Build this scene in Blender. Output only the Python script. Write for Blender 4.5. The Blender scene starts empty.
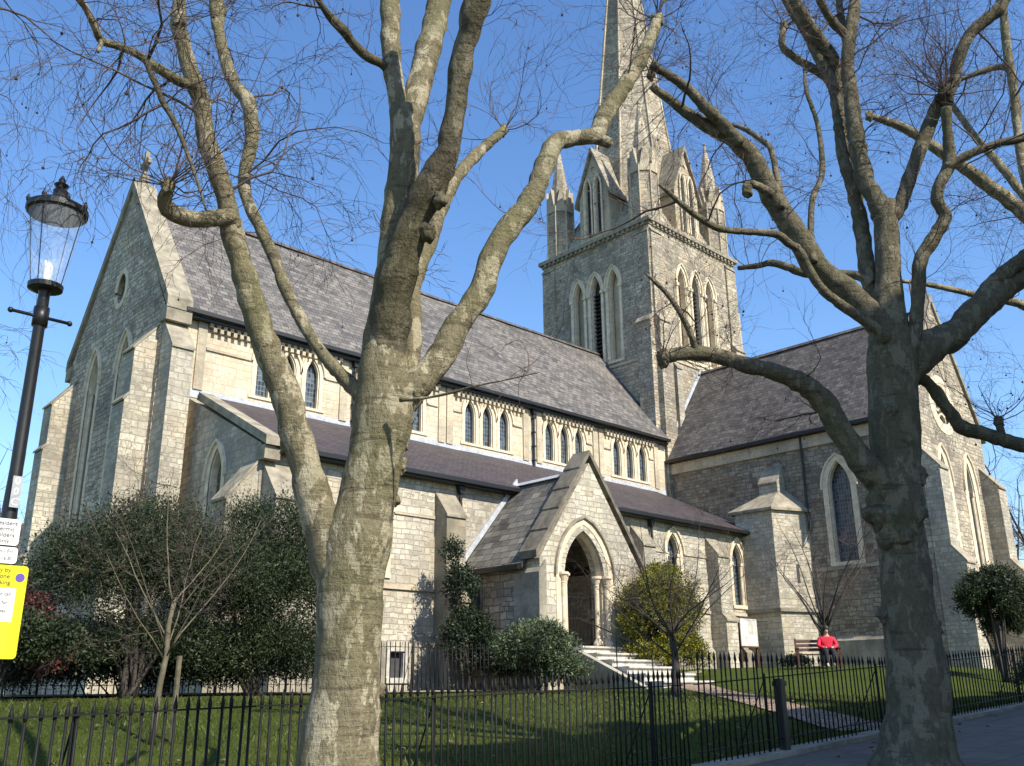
import bpy, bmesh, math, random
import numpy as np
from mathutils import Vector, Matrix
R = math.radians
scene = bpy.context.scene
COL = scene.collection
rng = random.Random(7)
nrng = np.random.default_rng(11)

# ------------------------------------------------------------------ camera
IW, IH, FPX = 1024, 766, 935.08
PIT, ROL, YAW = R(18.099), R(-0.5327), R(46.168)
CAM = np.array([0.0, 0.0, 1.6])
_f = np.array([math.cos(YAW) * math.cos(PIT), math.sin(YAW) * math.cos(PIT), math.sin(PIT)])
_r = np.array([math.sin(YAW), -math.cos(YAW), 0.0])
_u = np.cross(_r, _f)
_r2 = math.cos(ROL) * _r + math.sin(ROL) * _u
_u2 = -math.sin(ROL) * _r + math.cos(ROL) * _u
cd = bpy.data.cameras.new("camera")
cam = bpy.data.objects.new("camera", cd)
COL.objects.link(cam)
M = Matrix(((_r2[0], _u2[0], -_f[0], CAM[0]), (_r2[1], _u2[1], -_f[1], CAM[1]), (_r2[2], _u2[2], -_f[2], CAM[2]), (0, 0, 0, 1)))
cam.matrix_world = M
cd.sensor_width = 36.0
cd.lens = FPX / IW * 36.0
cd.clip_end = 3000
cd.clip_start = 0.05
scene.camera = cam

# ------------------------------------------------------------------ sky, sun, exposure
SUN_EL, SUN_AZ = R(42), R(.8)          # azimuth: from -Y (south) towards +X (east)
sd = Vector((math.sin(SUN_AZ) * math.cos(SUN_EL), -math.cos(SUN_AZ) * math.cos(SUN_EL), math.sin(SUN_EL)))
w = bpy.data.worlds.new("World")
scene.world = w
w.use_nodes = True
nt = w.node_tree
for n in list(nt.nodes):
    nt.nodes.remove(n)
sky = nt.nodes.new("ShaderNodeTexSky")
sky.sky_type = 'NISHITA'
sky.sun_disc = False
sky.sun_elevation = SUN_EL
sky.sun_rotation = math.atan2(sd.x, sd.y)
sky.altitude = 300
sky.air_density = 1.15
sky.dust_density = 0.35
sky.ozone_density = 3.2
bg = nt.nodes.new("ShaderNodeBackground")
bg.inputs[1].default_value = 0.135
wo = nt.nodes.new("ShaderNodeOutputWorld")
hsn = nt.nodes.new("ShaderNodeHueSaturation")
hsn.inputs["Saturation"].default_value = 1.16
hsn.inputs["Hue"].default_value = 0.505
nt.links.new(sky.outputs[0], hsn.inputs["Color"])
nt.links.new(hsn.outputs[0], bg.inputs[0])
nt.links.new(bg.outputs[0], wo.inputs[0])
sl = bpy.data.lights.new("sun", 'SUN')
sl.energy = 4.2
sl.angle = R(0.5)
sl.color = (1.0, 0.92, 0.79)
so = bpy.data.objects.new("sun", sl)
COL.objects.link(so)
so.location = (0, -60, 60)
so.rotation_euler = sd.to_track_quat('Z', 'Y').to_euler()
vs = scene.view_settings
vs.view_transform = 'Standard'
vs.look = 'None'
vs.exposure = 0.85
vs.gamma = 1.0
vs.use_curve_mapping = False

# ------------------------------------------------------------------ helpers
def ray(u, v):
    return _f + (u - IW / 2) / FPX * _r2 - (v - IH / 2) / FPX * _u2
FH = np.array([math.cos(YAW), math.sin(YAW), 0.0])
def at(u, v, h):
    """point on the sight line at horizontal distance h ahead of the viewpoint"""
    d = ray(u, v)
    return CAM + d * (h / (d @ FH))
def depth(p):
    return float((np.array(p) - CAM) @ _f)
def sstep(t):
    t = min(1.0, max(0.0, t))
    return t * t * (3 - 2 * t)
def zf(X):
    return 0.25 + 0.05 * min(20.0, max(-8.0, X))
def zg(X, Y):
    if Y < 7.5:
        return zf(X)
    zc = 1.5 + 0.8 * sstep((X - 20) / 14)
    z0 = zf(X)
    return z0 + (zc - z0) * sstep((Y - 7.5) / 9.5)

def tag(o, label=None, cat=None, group=None, kind=None):
    if label: o['label'] = label
    if cat: o['category'] = cat
    if group: o['group'] = group
    if kind: o['kind'] = kind
    return o
def thing(name, label, cat, loc=(0, 0, 0), rz=0.0, group=None):
    o = bpy.data.objects.new(name, None)
    COL.objects.link(o)
    o.location = loc
    o.rotation_euler = (0, 0, rz)
    return tag(o, label, cat, group)
def worigin(o):
    p = Vector((0, 0, 0))
    while o is not None:
        p += o.location
        o = o.parent
    return p

def sagging(poly, ax, a, b, n=26, amp=.035):
    """an old roof: the section wavers a little along its length"""
    mb = MB(); rings = []
    for k in range(n + 1):
        c = a + (b - a) * k / n; ring = []
        for i, p in enumerate(poly):
            dz = amp * (.6 * math.sin(c * .9 + i * .7) + .5 * math.sin(c * 2.3 + i * 1.9) + .3 * math.sin(c * 5.1 + i)) * (0 if k in (0, n) else 1)
            ring.append((c, p[0], p[1] + dz) if ax == 'x' else (p[0], c, p[1] + dz))
        rings.append(ring)
    return mb.loft(rings)
class MB:
    def __init__(self):
        self.v = []; self.f = []
    def add(self, vs, fs):
        b = len(self.v)
        self.v.extend([tuple(map(float, p)) for p in vs])
        self.f.extend([tuple(b + i for i in f) for f in fs])
        return self
    def box(self, x0, x1, y0, y1, z0, z1):
        vs = [(x0, y0, z0), (x1, y0, z0), (x1, y1, z0), (x0, y1, z0), (x0, y0, z1), (x1, y0, z1), (x1, y1, z1), (x0, y1, z1)]
        return self.add(vs, [(3, 2, 1, 0), (4, 5, 6, 7), (0, 1, 5, 4), (1, 2, 6, 5), (2, 3, 7, 6), (3, 0, 4, 7)])
    def prism(self, poly, ax, a, b):
        """poly of 2D points; ax='x': poly is (y,z); 'y': (x,z); 'z': (x,y)"""
        def P(p, c):
            return {'x': (c, p[0], p[1]), 'y': (p[0], c, p[1]), 'z': (p[0], p[1], c)}[ax]
        n = len(poly)
        vs = [P(p, a) for p in poly] + [P(p, b) for p in poly]
        fs = [tuple(range(n))[::-1], tuple(range(n, 2 * n))]
        fs += [(i, (i + 1) % n, n + (i + 1) % n, n + i) for i in range(n)]
        return self.add(vs, fs)
    def loft(self, rings, cap=True, closed=True):
        n = len(rings[0]); b = len(self.v)
        vs = [p for r in rings for p in r]
        fs = []
        for k in range(len(rings) - 1):
            for i in range(n if closed else n - 1):
                j = (i + 1) % n
                fs.append((k * n + i, k * n + j, (k + 1) * n + j, (k + 1) * n + i))
        if cap:
            fs.append(tuple(range(n))[::-1]); fs.append(tuple((len(rings) - 1) * n + i for i in range(n)))
        return self.add(vs, fs)
    def tube(self, pts, radii, n=8, cap=True):
        P = np.array(pts, float); m = len(P)
        if not hasattr(radii, '__len__'): radii = [radii] * m
        T = np.gradient(P, axis=0)
        T /= np.linalg.norm(T, axis=1)[:, None] + 1e-9
        a = np.array([0, 0, 1.0]) if abs(T[0][2]) < .9 else np.array([1.0, 0, 0])
        u = np.cross(T[0], a); u /= np.linalg.norm(u)
        rings = []
        for i in range(m):
            u = u - T[i] * (u @ T[i]); u /= np.linalg.norm(u) + 1e-9
            v = np.cross(T[i], u)
            rings.append([P[i] + radii[i] * (math.cos(2 * math.pi * k / n) * u + math.sin(2 * math.pi * k / n) * v) for k in range(n)])
        return self.loft(rings, cap)
    def lathe(self, prof, c, n=16):
        rings = [[(c[0] + r * math.cos(2 * math.pi * k / n), c[1] + r * math.sin(2 * math.pi * k / n), c[2] + z) for k in range(n)] for r, z in prof]
        return self.loft(rings)
    def ball(self, c, r, n=8, sq=(1, 1, 1)):
        rings = []
        for i in range(n + 1):
            t = math.pi * (0.02 + 0.96 * i / n)
            rings.append([(c[0] + sq[0] * r * math.sin(t) * math.cos(2 * math.pi * k / n), c[1] + sq[1] * r * math.sin(t) * math.sin(2 * math.pi * k / n), c[2] - sq[2] * r * math.cos(t)) for k in range(n)])
        return self.loft(rings)
    def quads(self, arr):
        b = len(self.v); n = len(arr)
        self.v.extend(map(tuple, arr.reshape(-1, 3).tolist()))
        self.f.extend([(b + 4 * i, b + 4 * i + 1, b + 4 * i + 2, b + 4 * i + 3) for i in range(n)])
        return self
    def build(self, name, mat, parent=None, local=False, smooth=False, uv=True, fix=True, cut=None, bev=0.0, rnd=False):
        me = bpy.data.meshes.new(name)
        off = Vector((0, 0, 0)) if (local or parent is None) else worigin(parent)
        A = np.array(self.v) - np.array(off)
        me.from_pydata(A.tolist(), [], self.f)
        me.update()
        if fix:
            bm = bmesh.new(); bm.from_mesh(me)
            bmesh.ops.recalc_face_normals(bm, faces=bm.faces)
            bm.to_mesh(me); bm.free()
        o = bpy.data.objects.new(name, me)
        COL.objects.link(o)
        if parent is not None: o.parent = parent
        if cut is not None:
            co = cut.build("cutter", None, parent, local=local, uv=False)
            md = o.modifiers.new("cut", 'BOOLEAN'); md.operation = 'DIFFERENCE'; md.object = co; md.solver = 'EXACT'
            bpy.context.view_layer.update()
            dg = bpy.context.evaluated_depsgraph_get()
            nm = bpy.data.meshes.new_from_object(o.evaluated_get(dg))
            o.modifiers.clear(); o.data = nm; bpy.data.meshes.remove(me); me = nm; nm.name = name
            bpy.data.objects.remove(co)
        if bev > 0:
            bm = bmesh.new(); bm.from_mesh(me)
            es = [e for e in bm.edges if len(e.link_faces) == 2 and e.calc_face_angle(0) > 0.6]
            bmesh.ops.bevel(bm, geom=es, offset=bev, segments=1, affect='EDGES')
            bm.to_mesh(me); bm.free()
        if mat: me.materials.append(mat)
        if uv: boxuv(me, off)
        if smooth:
            me.polygons.foreach_set("use_smooth", [True] * len(me.polygons))
        if rnd:
            at_ = me.attributes.new("rnd", 'FLOAT', 'FACE')
            at_.data.foreach_set("value", nrng.random(len(me.polygons)).astype(np.float32))
        return o

def boxuv(me, off):
    """planar uv in metres for every face: u level, v up the slope"""
    nl = len(me.loops)
    if nl == 0: return
    co = np.empty(len(me.vertices) * 3); me.vertices.foreach_get("co", co); co = co.reshape(-1, 3) + np.array(off)
    li = np.empty(nl, int); me.loops.foreach_get("vertex_index", li)
    pn = np.empty(len(me.polygons) * 3); me.polygons.foreach_get("normal", pn); pn = pn.reshape(-1, 3)
    lt = np.empty(len(me.polygons), int); me.polygons.foreach_get("loop_total", lt)
    N = np.repeat(pn, lt, axis=0)
    flat = np.abs(N[:, 2]) > .93
    t = np.stack([-N[:, 1], N[:, 0], np.zeros(nl)], 1)
    t[flat] = (1, 0, 0)
    t /= np.linalg.norm(t, axis=1)[:, None] + 1e-9
    b = np.cross(N, t)
    P = co[li]
    uvs = np.stack([(P * t).sum(1), (P * b).sum(1)], 1).astype(np.float32)
    l = me.uv_layers.new(name="UVMap")
    l.data.foreach_set("uv", uvs.ravel())

# ------------------------------------------------------------------ materials
class NT:
    def __init__(self, name):
        self.m = bpy.data.materials.new(name); self.m.use_nodes = True
        self.t = self.m.node_tree; self.t.nodes.clear()
        self.out = self.t.nodes.new("ShaderNodeOutputMaterial")
        self.b = self.t.nodes.new("ShaderNodeBsdfPrincipled")
        self.t.links.new(self.b.outputs[0], self.out.inputs[0])
    def n(self, typ, **kw):
        nd = self.t.nodes.new("ShaderNode" + typ)
        for k, v in kw.items():
            if k[0] == '_': setattr(nd, k[1:], v)
            else:
                key = k.replace('__', ' ')
                nd.inputs[key].default_value = v
        return nd
    def l(self, a, b): self.t.links.new(a, b)
    def noise(self, vec, sc, det=4, rough=.55, dim='3D'):
        nd = self.n("TexNoise", Scale=sc, Detail=det, Roughness=rough)
        if vec is not None: self.l(vec, nd.inputs["Vector"])
        return nd
    def ramp(self, fac, stops):
        nd = self.n("ValToRGB"); cr = nd.color_ramp
        while len(cr.elements) > 1: cr.elements.remove(cr.elements[-1])
        for i, (p, c) in enumerate(stops):
            e = cr.elements[0] if i == 0 else cr.elements.new(p)
            e.position = p; e.color = (c[0], c[1], c[2], 1) if hasattr(c, '__len__') else (c, c, c, 1)
        self.l(fac, nd.inputs[0]); return nd.outputs[0]
    def mix(self, fac, a, b, mode='MIX'):
        nd = self.n("Mix", _data_type='RGBA', _blend_type=mode)
        for s, x in ((0, fac), (6, a), (7, b)):
            if hasattr(x, 'links') or hasattr(x, 'is_output'): self.l(x, nd.inputs[s])
            elif s == 0: nd.inputs[0].default_value = x
            else: nd.inputs[s].default_value = (x[0], x[1], x[2], 1)
        return nd.outputs[2]
    def math(self, op, a, b=0.0, c=0.0):
        nd = self.n("Math", _operation=op)
        for i, x in enumerate((a, b, c)):
            if hasattr(x, 'is_output'): self.l(x, nd.inputs[i])
            else: nd.inputs[i].default_value = x
        return nd.outputs[0]
    def bump(self, h, strength, dist):
        nd = self.n("Bump", Strength=strength, Distance=dist)
        self.l(h, nd.inputs["Height"]); self.l(nd.outputs[0], self.b.inputs["Normal"])
    def set(self, col=None, rough=.8, spec=.3, metal=0.0):
        if col is not None:
            if hasattr(col, 'is_output'): self.l(col, self.b.inputs["Base Color"])
            else: self.b.inputs["Base Color"].default_value = (*col, 1)
        if hasattr(rough, 'is_output'): self.l(rough, self.b.inputs["Roughness"])
        else: self.b.inputs["Roughness"].default_value = rough
        self.b.inputs["Specular IOR Level"].default_value = spec
        self.b.inputs["Metallic"].default_value = metal
        return self.m

def mat_stone(name, c1, c2, mort, bw, bh, msize, warp, dark=(.10, .09, .08), darkamt=.5, bumpd=.03, var=.6, scale2=1.0):
    t = NT(name)
    uv = t.n("TexCoord").outputs["UV"]
    obj = t.n("TexCoord").outputs["Object"]
    nz = t.noise(uv, 2.2, 3)
    d = t.n("VectorMath", _operation='SUBTRACT'); t.l(nz.outputs["Color"], d.inputs[0]); d.inputs[1].default_value = (.5, .5, .5)
    sc = t.n("VectorMath", _operation='SCALE'); t.l(d.outputs[0], sc.inputs[0]); sc.inputs["Scale"].default_value = warp
    ad = t.n("VectorMath", _operation='ADD'); t.l(uv, ad.inputs[0]); t.l(sc.outputs[0], ad.inputs[1])
    def brick(w_, h_, off):
        q = t.n("TexBrick", Scale=1.0, Mortar__Size=msize, Mortar__Smooth=.35, Bias=0.0, Brick__Width=w_, Row__Height=h_, _offset=off, _squash=.62, _squash_frequency=3)
        q.inputs["Color1"].default_value = (0, 0, 0, 1); q.inputs["Color2"].default_value = (1, 1, 1, 1); q.inputs["Mortar"].default_value = (.5, .5, .5, 1)
        t.l(ad.outputs[0], q.inputs["Vector"]); return q
    b1, b2 = brick(bw, bh, .43), brick(bw * 1.55, bh * 1.5, .37)
    msk = t.ramp(t.noise(uv, .9, 3).outputs[0], [(.50, 0), (.505, 1)])
    class br: outputs = {"Color": t.mix(msk, b1.outputs["Color"], b2.outputs["Color"]), "Fac": t.math('ADD', t.math('MULTIPLY', b1.outputs["Fac"], t.math('SUBTRACT', 1.0, msk)), t.math('MULTIPLY', b2.outputs["Fac"], msk))}
    vo = t.n("TexVoronoi", Scale=2.3 / bw * .42); t.l(ad.outputs[0], vo.inputs["Vector"])
    hs = t.n("SeparateColor"); t.l(vo.outputs["Color"], hs.inputs[0])
    f = t.math('ADD', t.math('MULTIPLY', br.outputs["Color"], var), t.math('MULTIPLY', hs.outputs[0], 1 - var))
    stone = t.ramp(f, [(0.0, c2), (0.45, tuple((a + b) / 2 for a, b in zip(c1, c2))), (1.0, c1)])
    fine = t.noise(obj, 9, 5, .65)
    stone = t.mix(.55, stone, t.ramp(fine.outputs[0], [(.3, .55), (.7, 1.15)]), 'MULTIPLY')
    big = t.noise(obj, .35 * scale2, 5, .6)
    bigf = t.ramp(big.outputs[0], [(.42, 0), (.68, darkamt)])
    stone = t.mix(bigf, stone, dark)
    stain = t.noise(obj, 1.3, 4, .7)
    stone = t.mix(t.ramp(stain.outputs[0], [(.5, 0), (.72, .45 * darkamt)]), stone, tuple(x * 1.6 for x in dark))
    mps = t.n("Mapping"); mps.inputs["Scale"].default_value = (1.5, .13, 1); t.l(uv, mps.inputs[0])
    stk_ = t.noise(mps.outputs[0], 1.0, 5, .7)
    stone = t.mix(t.ramp(stk_.outputs[0], [(.52, 0), (.72, .55 * darkamt + .1)]), stone, tuple(x * 1.1 for x in dark))
    warm = t.noise(obj, .8, 3)
    stone = t.mix(t.ramp(warm.outputs[0], [(.5, 0), (.75, .35)]), stone, (c1[0] * .95, c1[1] * .82, c1[2] * .6))
    col = t.mix(t.math('MULTIPLY', br.outputs["Fac"], .75), stone, mort)
    h = t.math('ADD', t.math('MULTIPLY', t.math('SUBTRACT', 1.0, br.outputs["Fac"]), .7), t.math('ADD', t.math('MULTIPLY', fine.outputs[0], .4), t.math('MULTIPLY', f, .5)))
    t.bump(h, .9, bumpd)
    return t.set(col, .92, .15)

def mat_slate(name, cols, bw, bh, dist=.012, streak=.5, rough=.7, lich=0.0):
    t = NT(name)
    uv = t.n("TexCoord").outputs["UV"]; obj = t.n("TexCoord").outputs["Object"]
    nz = t.noise(uv, 2.5, 2)
    d = t.n("VectorMath", _operation='SUBTRACT'); t.l(nz.outputs["Color"], d.inputs[0]); d.inputs[1].default_value = (.5, .5, .5)
    sc = t.n("VectorMath", _operation='SCALE'); t.l(d.outputs[0], sc.inputs[0]); sc.inputs["Scale"].default_value = .05
    ad = t.n("VectorMath", _operation='ADD'); t.l(uv, ad.inputs[0]); t.l(sc.outputs[0], ad.inputs[1])
    br = t.n("TexBrick", Scale=1.0, Mortar__Size=.012, Mortar__Smooth=.2, Bias=0.0, Brick__Width=bw, Row__Height=bh, _offset=.5)
    br.inputs["Color1"].default_value = (0, 0, 0, 1); br.inputs["Color2"].default_value = (1, 1, 1, 1); br.inputs["Mortar"].default_value = (0, 0, 0, 1)
    t.l(ad.outputs[0], br.inputs["Vector"])
    c = t.ramp(br.outputs["Color"], [(0, cols[0]), (.5, cols[1]), (1, cols[2])])
    mp = t.n("Mapping"); mp.inputs["Scale"].default_value = (.5, 2.2, 1); t.l(uv, mp.inputs[0])
    st = t.noise(mp.outputs[0], 1.0, 5, .65)
    c = t.mix(streak, c, t.ramp(st.outputs[0], [(.32, .5), (.68, 1.4)]), 'MULTIPLY')
    bigp = t.noise(obj, .5, 3)
    c = t.mix(t.ramp(bigp.outputs[0], [(.5, 0), (.75, .35)]), c, tuple(x * 1.35 for x in cols[2]))
    if lich > 0:
        ln = t.noise(obj, 3.0, 6, .7)
        c = t.mix(t.ramp(ln.outputs[0], [(.55, 0), (.66, lich)]), c, (.22, .21, .15))
    c = t.mix(t.math('MULTIPLY', br.outputs["Fac"], .7), c, (.02, .02, .022))
    sx = t.n("SeparateXYZ"); t.l(ad.outputs[0], sx.inputs[0])
    saw = t.math('FRACT', t.math('DIVIDE', sx.outputs[1], bh))
    h = t.math('ADD', t.math('MULTIPLY', t.math('SUBTRACT', 1.0, saw), 1.0), t.math('MULTIPLY', br.outputs["Color"], .5))
    h = t.math('SUBTRACT', h, t.math('MULTIPLY', br.outputs["Fac"], .8))
    t.bump(h, .8, dist)
    return t.set(c, rough, .3)

def mat_plain(name, col, rough=.6, metal=0.0, spec=.4, var=.25, nsc=6.0, bumpd=0.0):
    t = NT(name)
    obj = t.n("TexCoord").outputs["Object"]
    nz = t.noise(obj, nsc, 5, .6)
    c = t.mix(1.0, col, t.ramp(nz.outputs[0], [(.3, 1 - var), (.7, 1 + var)]), 'MULTIPLY')
    if bumpd: t.bump(nz.outputs[0], .6, bumpd)
    return t.set(c, rough, spec, metal)

def mat_bark(name, base, pale, darkc, nsc=1.0):
    t = NT(name)
    obj = t.n("TexCoord").outputs["Object"]
    mp = t.n("Mapping"); mp.inputs["Scale"].default_value = (1, 1, .5); t.l(obj, mp.inputs[0])
    wz = t.noise(mp.outputs[0], 7.5 * nsc, 6, .62)
    a = t.noise(mp.outputs[0], 19 * nsc, 6, .7)
    b = t.noise(mp.outputs[0], 45 * nsc, 5, .65)
    g = t.noise(obj, 1.3 * nsc, 5, .65)
    mp2 = t.n("Mapping"); mp2.inputs["Scale"].default_value = (1.6, 1.6, 11); t.l(obj, mp2.inputs[0])
    rg = t.noise(mp2.outputs[0], 1.2, 5, .62)
    c = t.mix(t.ramp(a.outputs[0], [(.42, 0), (.58, 1)]), base, tuple(x * .72 for x in base))
    c = t.mix(t.ramp(wz.outputs[0], [(.53, 0), (.55, .8)]), c, pale)
    c = t.mix(t.ramp(b.outputs[0], [(.54, 0), (.68, .5)]), c, darkc)
    c = t.mix(t.ramp(g.outputs[0], [(.44, 0), (.68, .7)]), c, (base[0] * .62, base[1] * .68, base[2] * .5))
    c = t.mix(t.ramp(rg.outputs[0], [(.60, 0), (.66, .6)]), c, darkc)
    h = t.math('ADD', t.math('MULTIPLY', a.outputs[0], .8), t.math('ADD', t.math('MULTIPLY', b.outputs[0], .6), t.math('MULTIPLY', rg.outputs[0], -.9)))
    t.bump(h, 1.0, .04)
    return t.set(c, .92, .15)

def mat_leaf(name, cols, trans=.25):
    t = NT(name)
    at_ = t.n("Attribute", _attribute_name="rnd", _attribute_type='GEOMETRY')
    c = t.ramp(at_.outputs["Fac"], [(i / (len(cols) - 1), x) for i, x in enumerate(cols)])
    obj = t.n("TexCoord").outputs["Object"]
    nz = t.noise(obj, 1.6, 3)
    c = t.mix(.6, c, t.ramp(nz.outputs[0], [(.3, .55), (.7, 1.3)]), 'MULTIPLY')
    t.set(c, .55, .35)
    tr = t.n("BsdfTranslucent"); t.l(c, tr.inputs[0])
    mx = t.n("MixShader"); mx.inputs[0].default_value = trans
    t.l(t.b.outputs[0], mx.inputs[1]); t.l(tr.outputs[0], mx.inputs[2]); t.l(mx.outputs[0], t.out.inputs[0])
    return t.m

def mat_leaded(name):
    t = NT(name)
    uv = t.n("TexCoord").outputs["UV"]
    br = t.n("TexBrick", Scale=1.0, Mortar__Size=.014, Mortar__Smooth=.1, Brick__Width=.13, Row__Height=.19, _offset=0.0)
    br.inputs["Color1"].default_value = (0, 0, 0, 1); br.inputs["Color2"].default_value = (1, 1, 1, 1)
    t.l(uv, br.inputs["Vector"])
    c = t.ramp(br.outputs["Color"], [(0, (.018, .028, .04)), (.6, (.05, .075, .10)), (1, (.10, .13, .16))])
    c = t.mix(br.outputs["Fac"], c, (.16, .16, .15))
    t.bump(t.math('ADD', br.outputs["Color"], t.math('MULTIPLY', br.outputs["Fac"], 2.0)), .35, .01)
    return t.set(c, .22, .5)

RAG = mat_stone("ragstone", (.68, .625, .50), (.33, .30, .235), (.30, .27, .215), .36, .17, .018, .15, darkamt=.5)
RAGD = mat_stone("ragstone_shaded_side", (.74, .645, .50), (.23, .195, .145), (.145, .124, .095), .34, .165, .022, .15, darkamt=.45)  # ragstone copy for shaded west walls, colour warmed and lightened to counter the shade
CLER = mat_stone("clerestory_stone", (.74, .655, .49), (.52, .45, .325), (.42, .36, .26), .46, .235, .012, .03, dark=(.28, .22, .15), darkamt=.45, bumpd=.015)
ASH = mat_stone("ashlar", (.62, .54, .40), (.47, .405, .29), (.38, .33, .25), .62, .34, .008, .012, dark=(.17, .15, .12), darkamt=.6, bumpd=.01, var=.5)
ASHG = mat_stone("ashlar_weathered", (.46, .42, .33), (.31, .28, .22), (.28, .25, .2), .62, .34, .008, .012, dark=(.09, .085, .07), darkamt=.75, bumpd=.012, var=.5, scale2=2.2)
RAGV = mat_stone("ragstone_tower", (.66, .58, .44), (.22, .19, .145), (.17, .15, .115), .36, .17, .02, .15, darkamt=.62)
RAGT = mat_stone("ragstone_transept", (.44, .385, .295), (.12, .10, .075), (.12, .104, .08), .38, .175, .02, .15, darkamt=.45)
CREAM = mat_plain("cream_dressing", (.62, .53, .385), .85, var=.22, nsc=3.5, bumpd=.01, spec=.15)
COPE = mat_plain("coping_stone", (.27, .24, .18), .9, var=.4, nsc=2.2, bumpd=.02, spec=.15)
SLATE = mat_slate("nave_slate", ((.078, .072, .070), (.128, .118, .108), (.19, .172, .152)), .34, .24, lich=.3)
SLATET = mat_slate("transept_slate", ((.05, .045, .045), (.085, .075, .070), (.125, .112, .098)), .34, .24, lich=.22)
TILE = mat_slate("aisle_tile", ((.044, .036, .039), (.062, .049, .052), (.084, .067, .069)), .26, .15, .012, .4, .6)
PSLATE = mat_slate("porch_slate", ((.055, .052, .048), (.11, .103, .092), (.20, .185, .15)), .42, .30, .016, .6, .8, .5)
LEAD = mat_plain("lead", (.42, .44, .46), .5, .0, .5, .25, 5)
IRON = mat_plain("black_iron", (.009, .009, .009), .45, 0, .5, .2, 20)
IRONR = mat_plain("railing_iron", (.007, .007, .007), .62, 0, .25, .3, 20)
COPED = mat_plain("dark_coping_stone", (.15, .135, .105), .9, var=.5, nsc=2.2, bumpd=.02, spec=.15)
GLASS = mat_leaded("leaded_glass")
DARKIN = mat_plain("dark_timber", (.05, .035, .025), .8)
WOOD = mat_plain("oak_door", (.13, .085, .05), .7, var=.35, nsc=8)
BENCHW = mat_plain("bench_wood", (.075, .035, .022), .6, var=.3, nsc=10)
LEAFB = mat_leaf('fallen_leaf', ((.10, .06, .03), (.17, .11, .05), (.24, .17, .09)), .1)
LOUVRE = mat_plain("louvre_slate", (.05, .05, .055), .8)
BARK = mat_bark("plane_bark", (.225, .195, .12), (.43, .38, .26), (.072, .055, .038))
BARKD = mat_bark("plane_bark_shaded", (.155, .136, .092), (.25, .218, .15), (.048, .04, .03), 1.0)  # plane bark with the right trunk's shade darkened into its colour
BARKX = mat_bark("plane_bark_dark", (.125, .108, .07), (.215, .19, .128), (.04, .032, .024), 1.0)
TWIG = mat_plain("twig", (.085, .064, .052), .85, var=.4, nsc=3)
TWIGR = mat_plain("twig_red", (.095, .062, .052), .85, var=.4, nsc=3)
SEED = mat_plain("seed_ball", (.045, .03, .022), .95)
YBARK = mat_plain("young_bark", (.13, .11, .07), .85, var=.4, nsc=9)
DBARK = mat_plain("dark_bark", (.06, .05, .042), .9, var=.4, nsc=9)
LF_DARK = mat_leaf("dark_evergreen_leaf", ((.010, .018, .007), (.020, .034, .012), (.038, .055, .020), (.075, .09, .038)), .2)
LF_IVY = mat_leaf("ivy_leaf", ((.010, .02, .009), (.02, .036, .015), (.04, .055, .026)), .12)
LF_VAR = mat_leaf("silvery_leaf", ((.03, .055, .025), (.07, .105, .05), (.14, .18, .09), (.25, .28, .16)))
LF_YEL = mat_leaf("yellow_leaf", ((.035, .055, .01), (.09, .11, .014), (.20, .19, .02), (.36, .31, .03)))
LF_RED = mat_leaf("red_leaf", ((.08, .02, .02), (.16, .04, .04), (.10, .06, .03)))
GRASSB = mat_leaf("grass_blade", ((.050, .074, .010), (.080, .104, .015), (.12, .132, .03)), .25)

def mat_grass():
    t = NT("lawn_grass")
    obj = t.n("TexCoord").outputs["Object"]
    a = t.noise(obj, .6, 4); b = t.noise(obj, 7, 5, .7); c = t.noise(obj, 60, 3, .7)
    col = t.ramp(a.outputs[0], [(.35, (.056, .082, .013)), (.65, (.088, .115, .02))])
    col = t.mix(t.ramp(b.outputs[0], [(.45, 0), (.75, .6)]), col, (.095, .10, .028))
    col = t.mix(.7, col, t.ramp(c.outputs[0], [(.3, .45), (.7, 1.35)]), 'MULTIPLY')
    t.bump(c.outputs[0], 1.0, .04)
    return t.set(col, .95, .1)
GRASS = mat_grass()
def mat_pave():
    t = NT("pavement_slabs")
    uv = t.n("TexCoord").outputs["UV"]; obj = t.n("TexCoord").outputs["Object"]
    br = t.n("TexBrick", Scale=1.0, Mortar__Size=.008, Brick__Width=.75, Row__Height=.6)
    br.inputs["Color1"].default_value = (0, 0, 0, 1); br.inputs["Color2"].default_value = (1, 1, 1, 1); t.l(uv, br.inputs["Vector"])
    c = t.ramp(br.outputs["Color"], [(0, (.15, .12, .092)), (1, (.175, .14, .108))])
    nz = t.noise(obj, 4, 5, .7); c = t.mix(.6, c, t.ramp(nz.outputs[0], [(.3, .6), (.7, 1.25)]), 'MULTIPLY')
    c = t.mix(br.outputs["Fac"], c, (.05, .048, .045))
    t.bump(nz.outputs[0], .5, .01)
    return t.set(c, .85, .25)
PAVE = mat_pave()
ASPH = mat_plain("asphalt", (.05, .05, .052), .9, var=.3, nsc=30, bumpd=.01)
PATHM = mat_stone("path_paving", (.42, .30, .225), (.27, .20, .15), (.12, .10, .085), .30, .16, .012, .03, darkamt=.3, bumpd=.01)
SOIL = mat_plain("bed_soil", (.06, .042, .03), .95, var=.4, nsc=6, bumpd=.05)
STEPM = mat_plain("step_stone", (.46, .44, .39), .85, var=.3, nsc=5, bumpd=.008)

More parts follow.
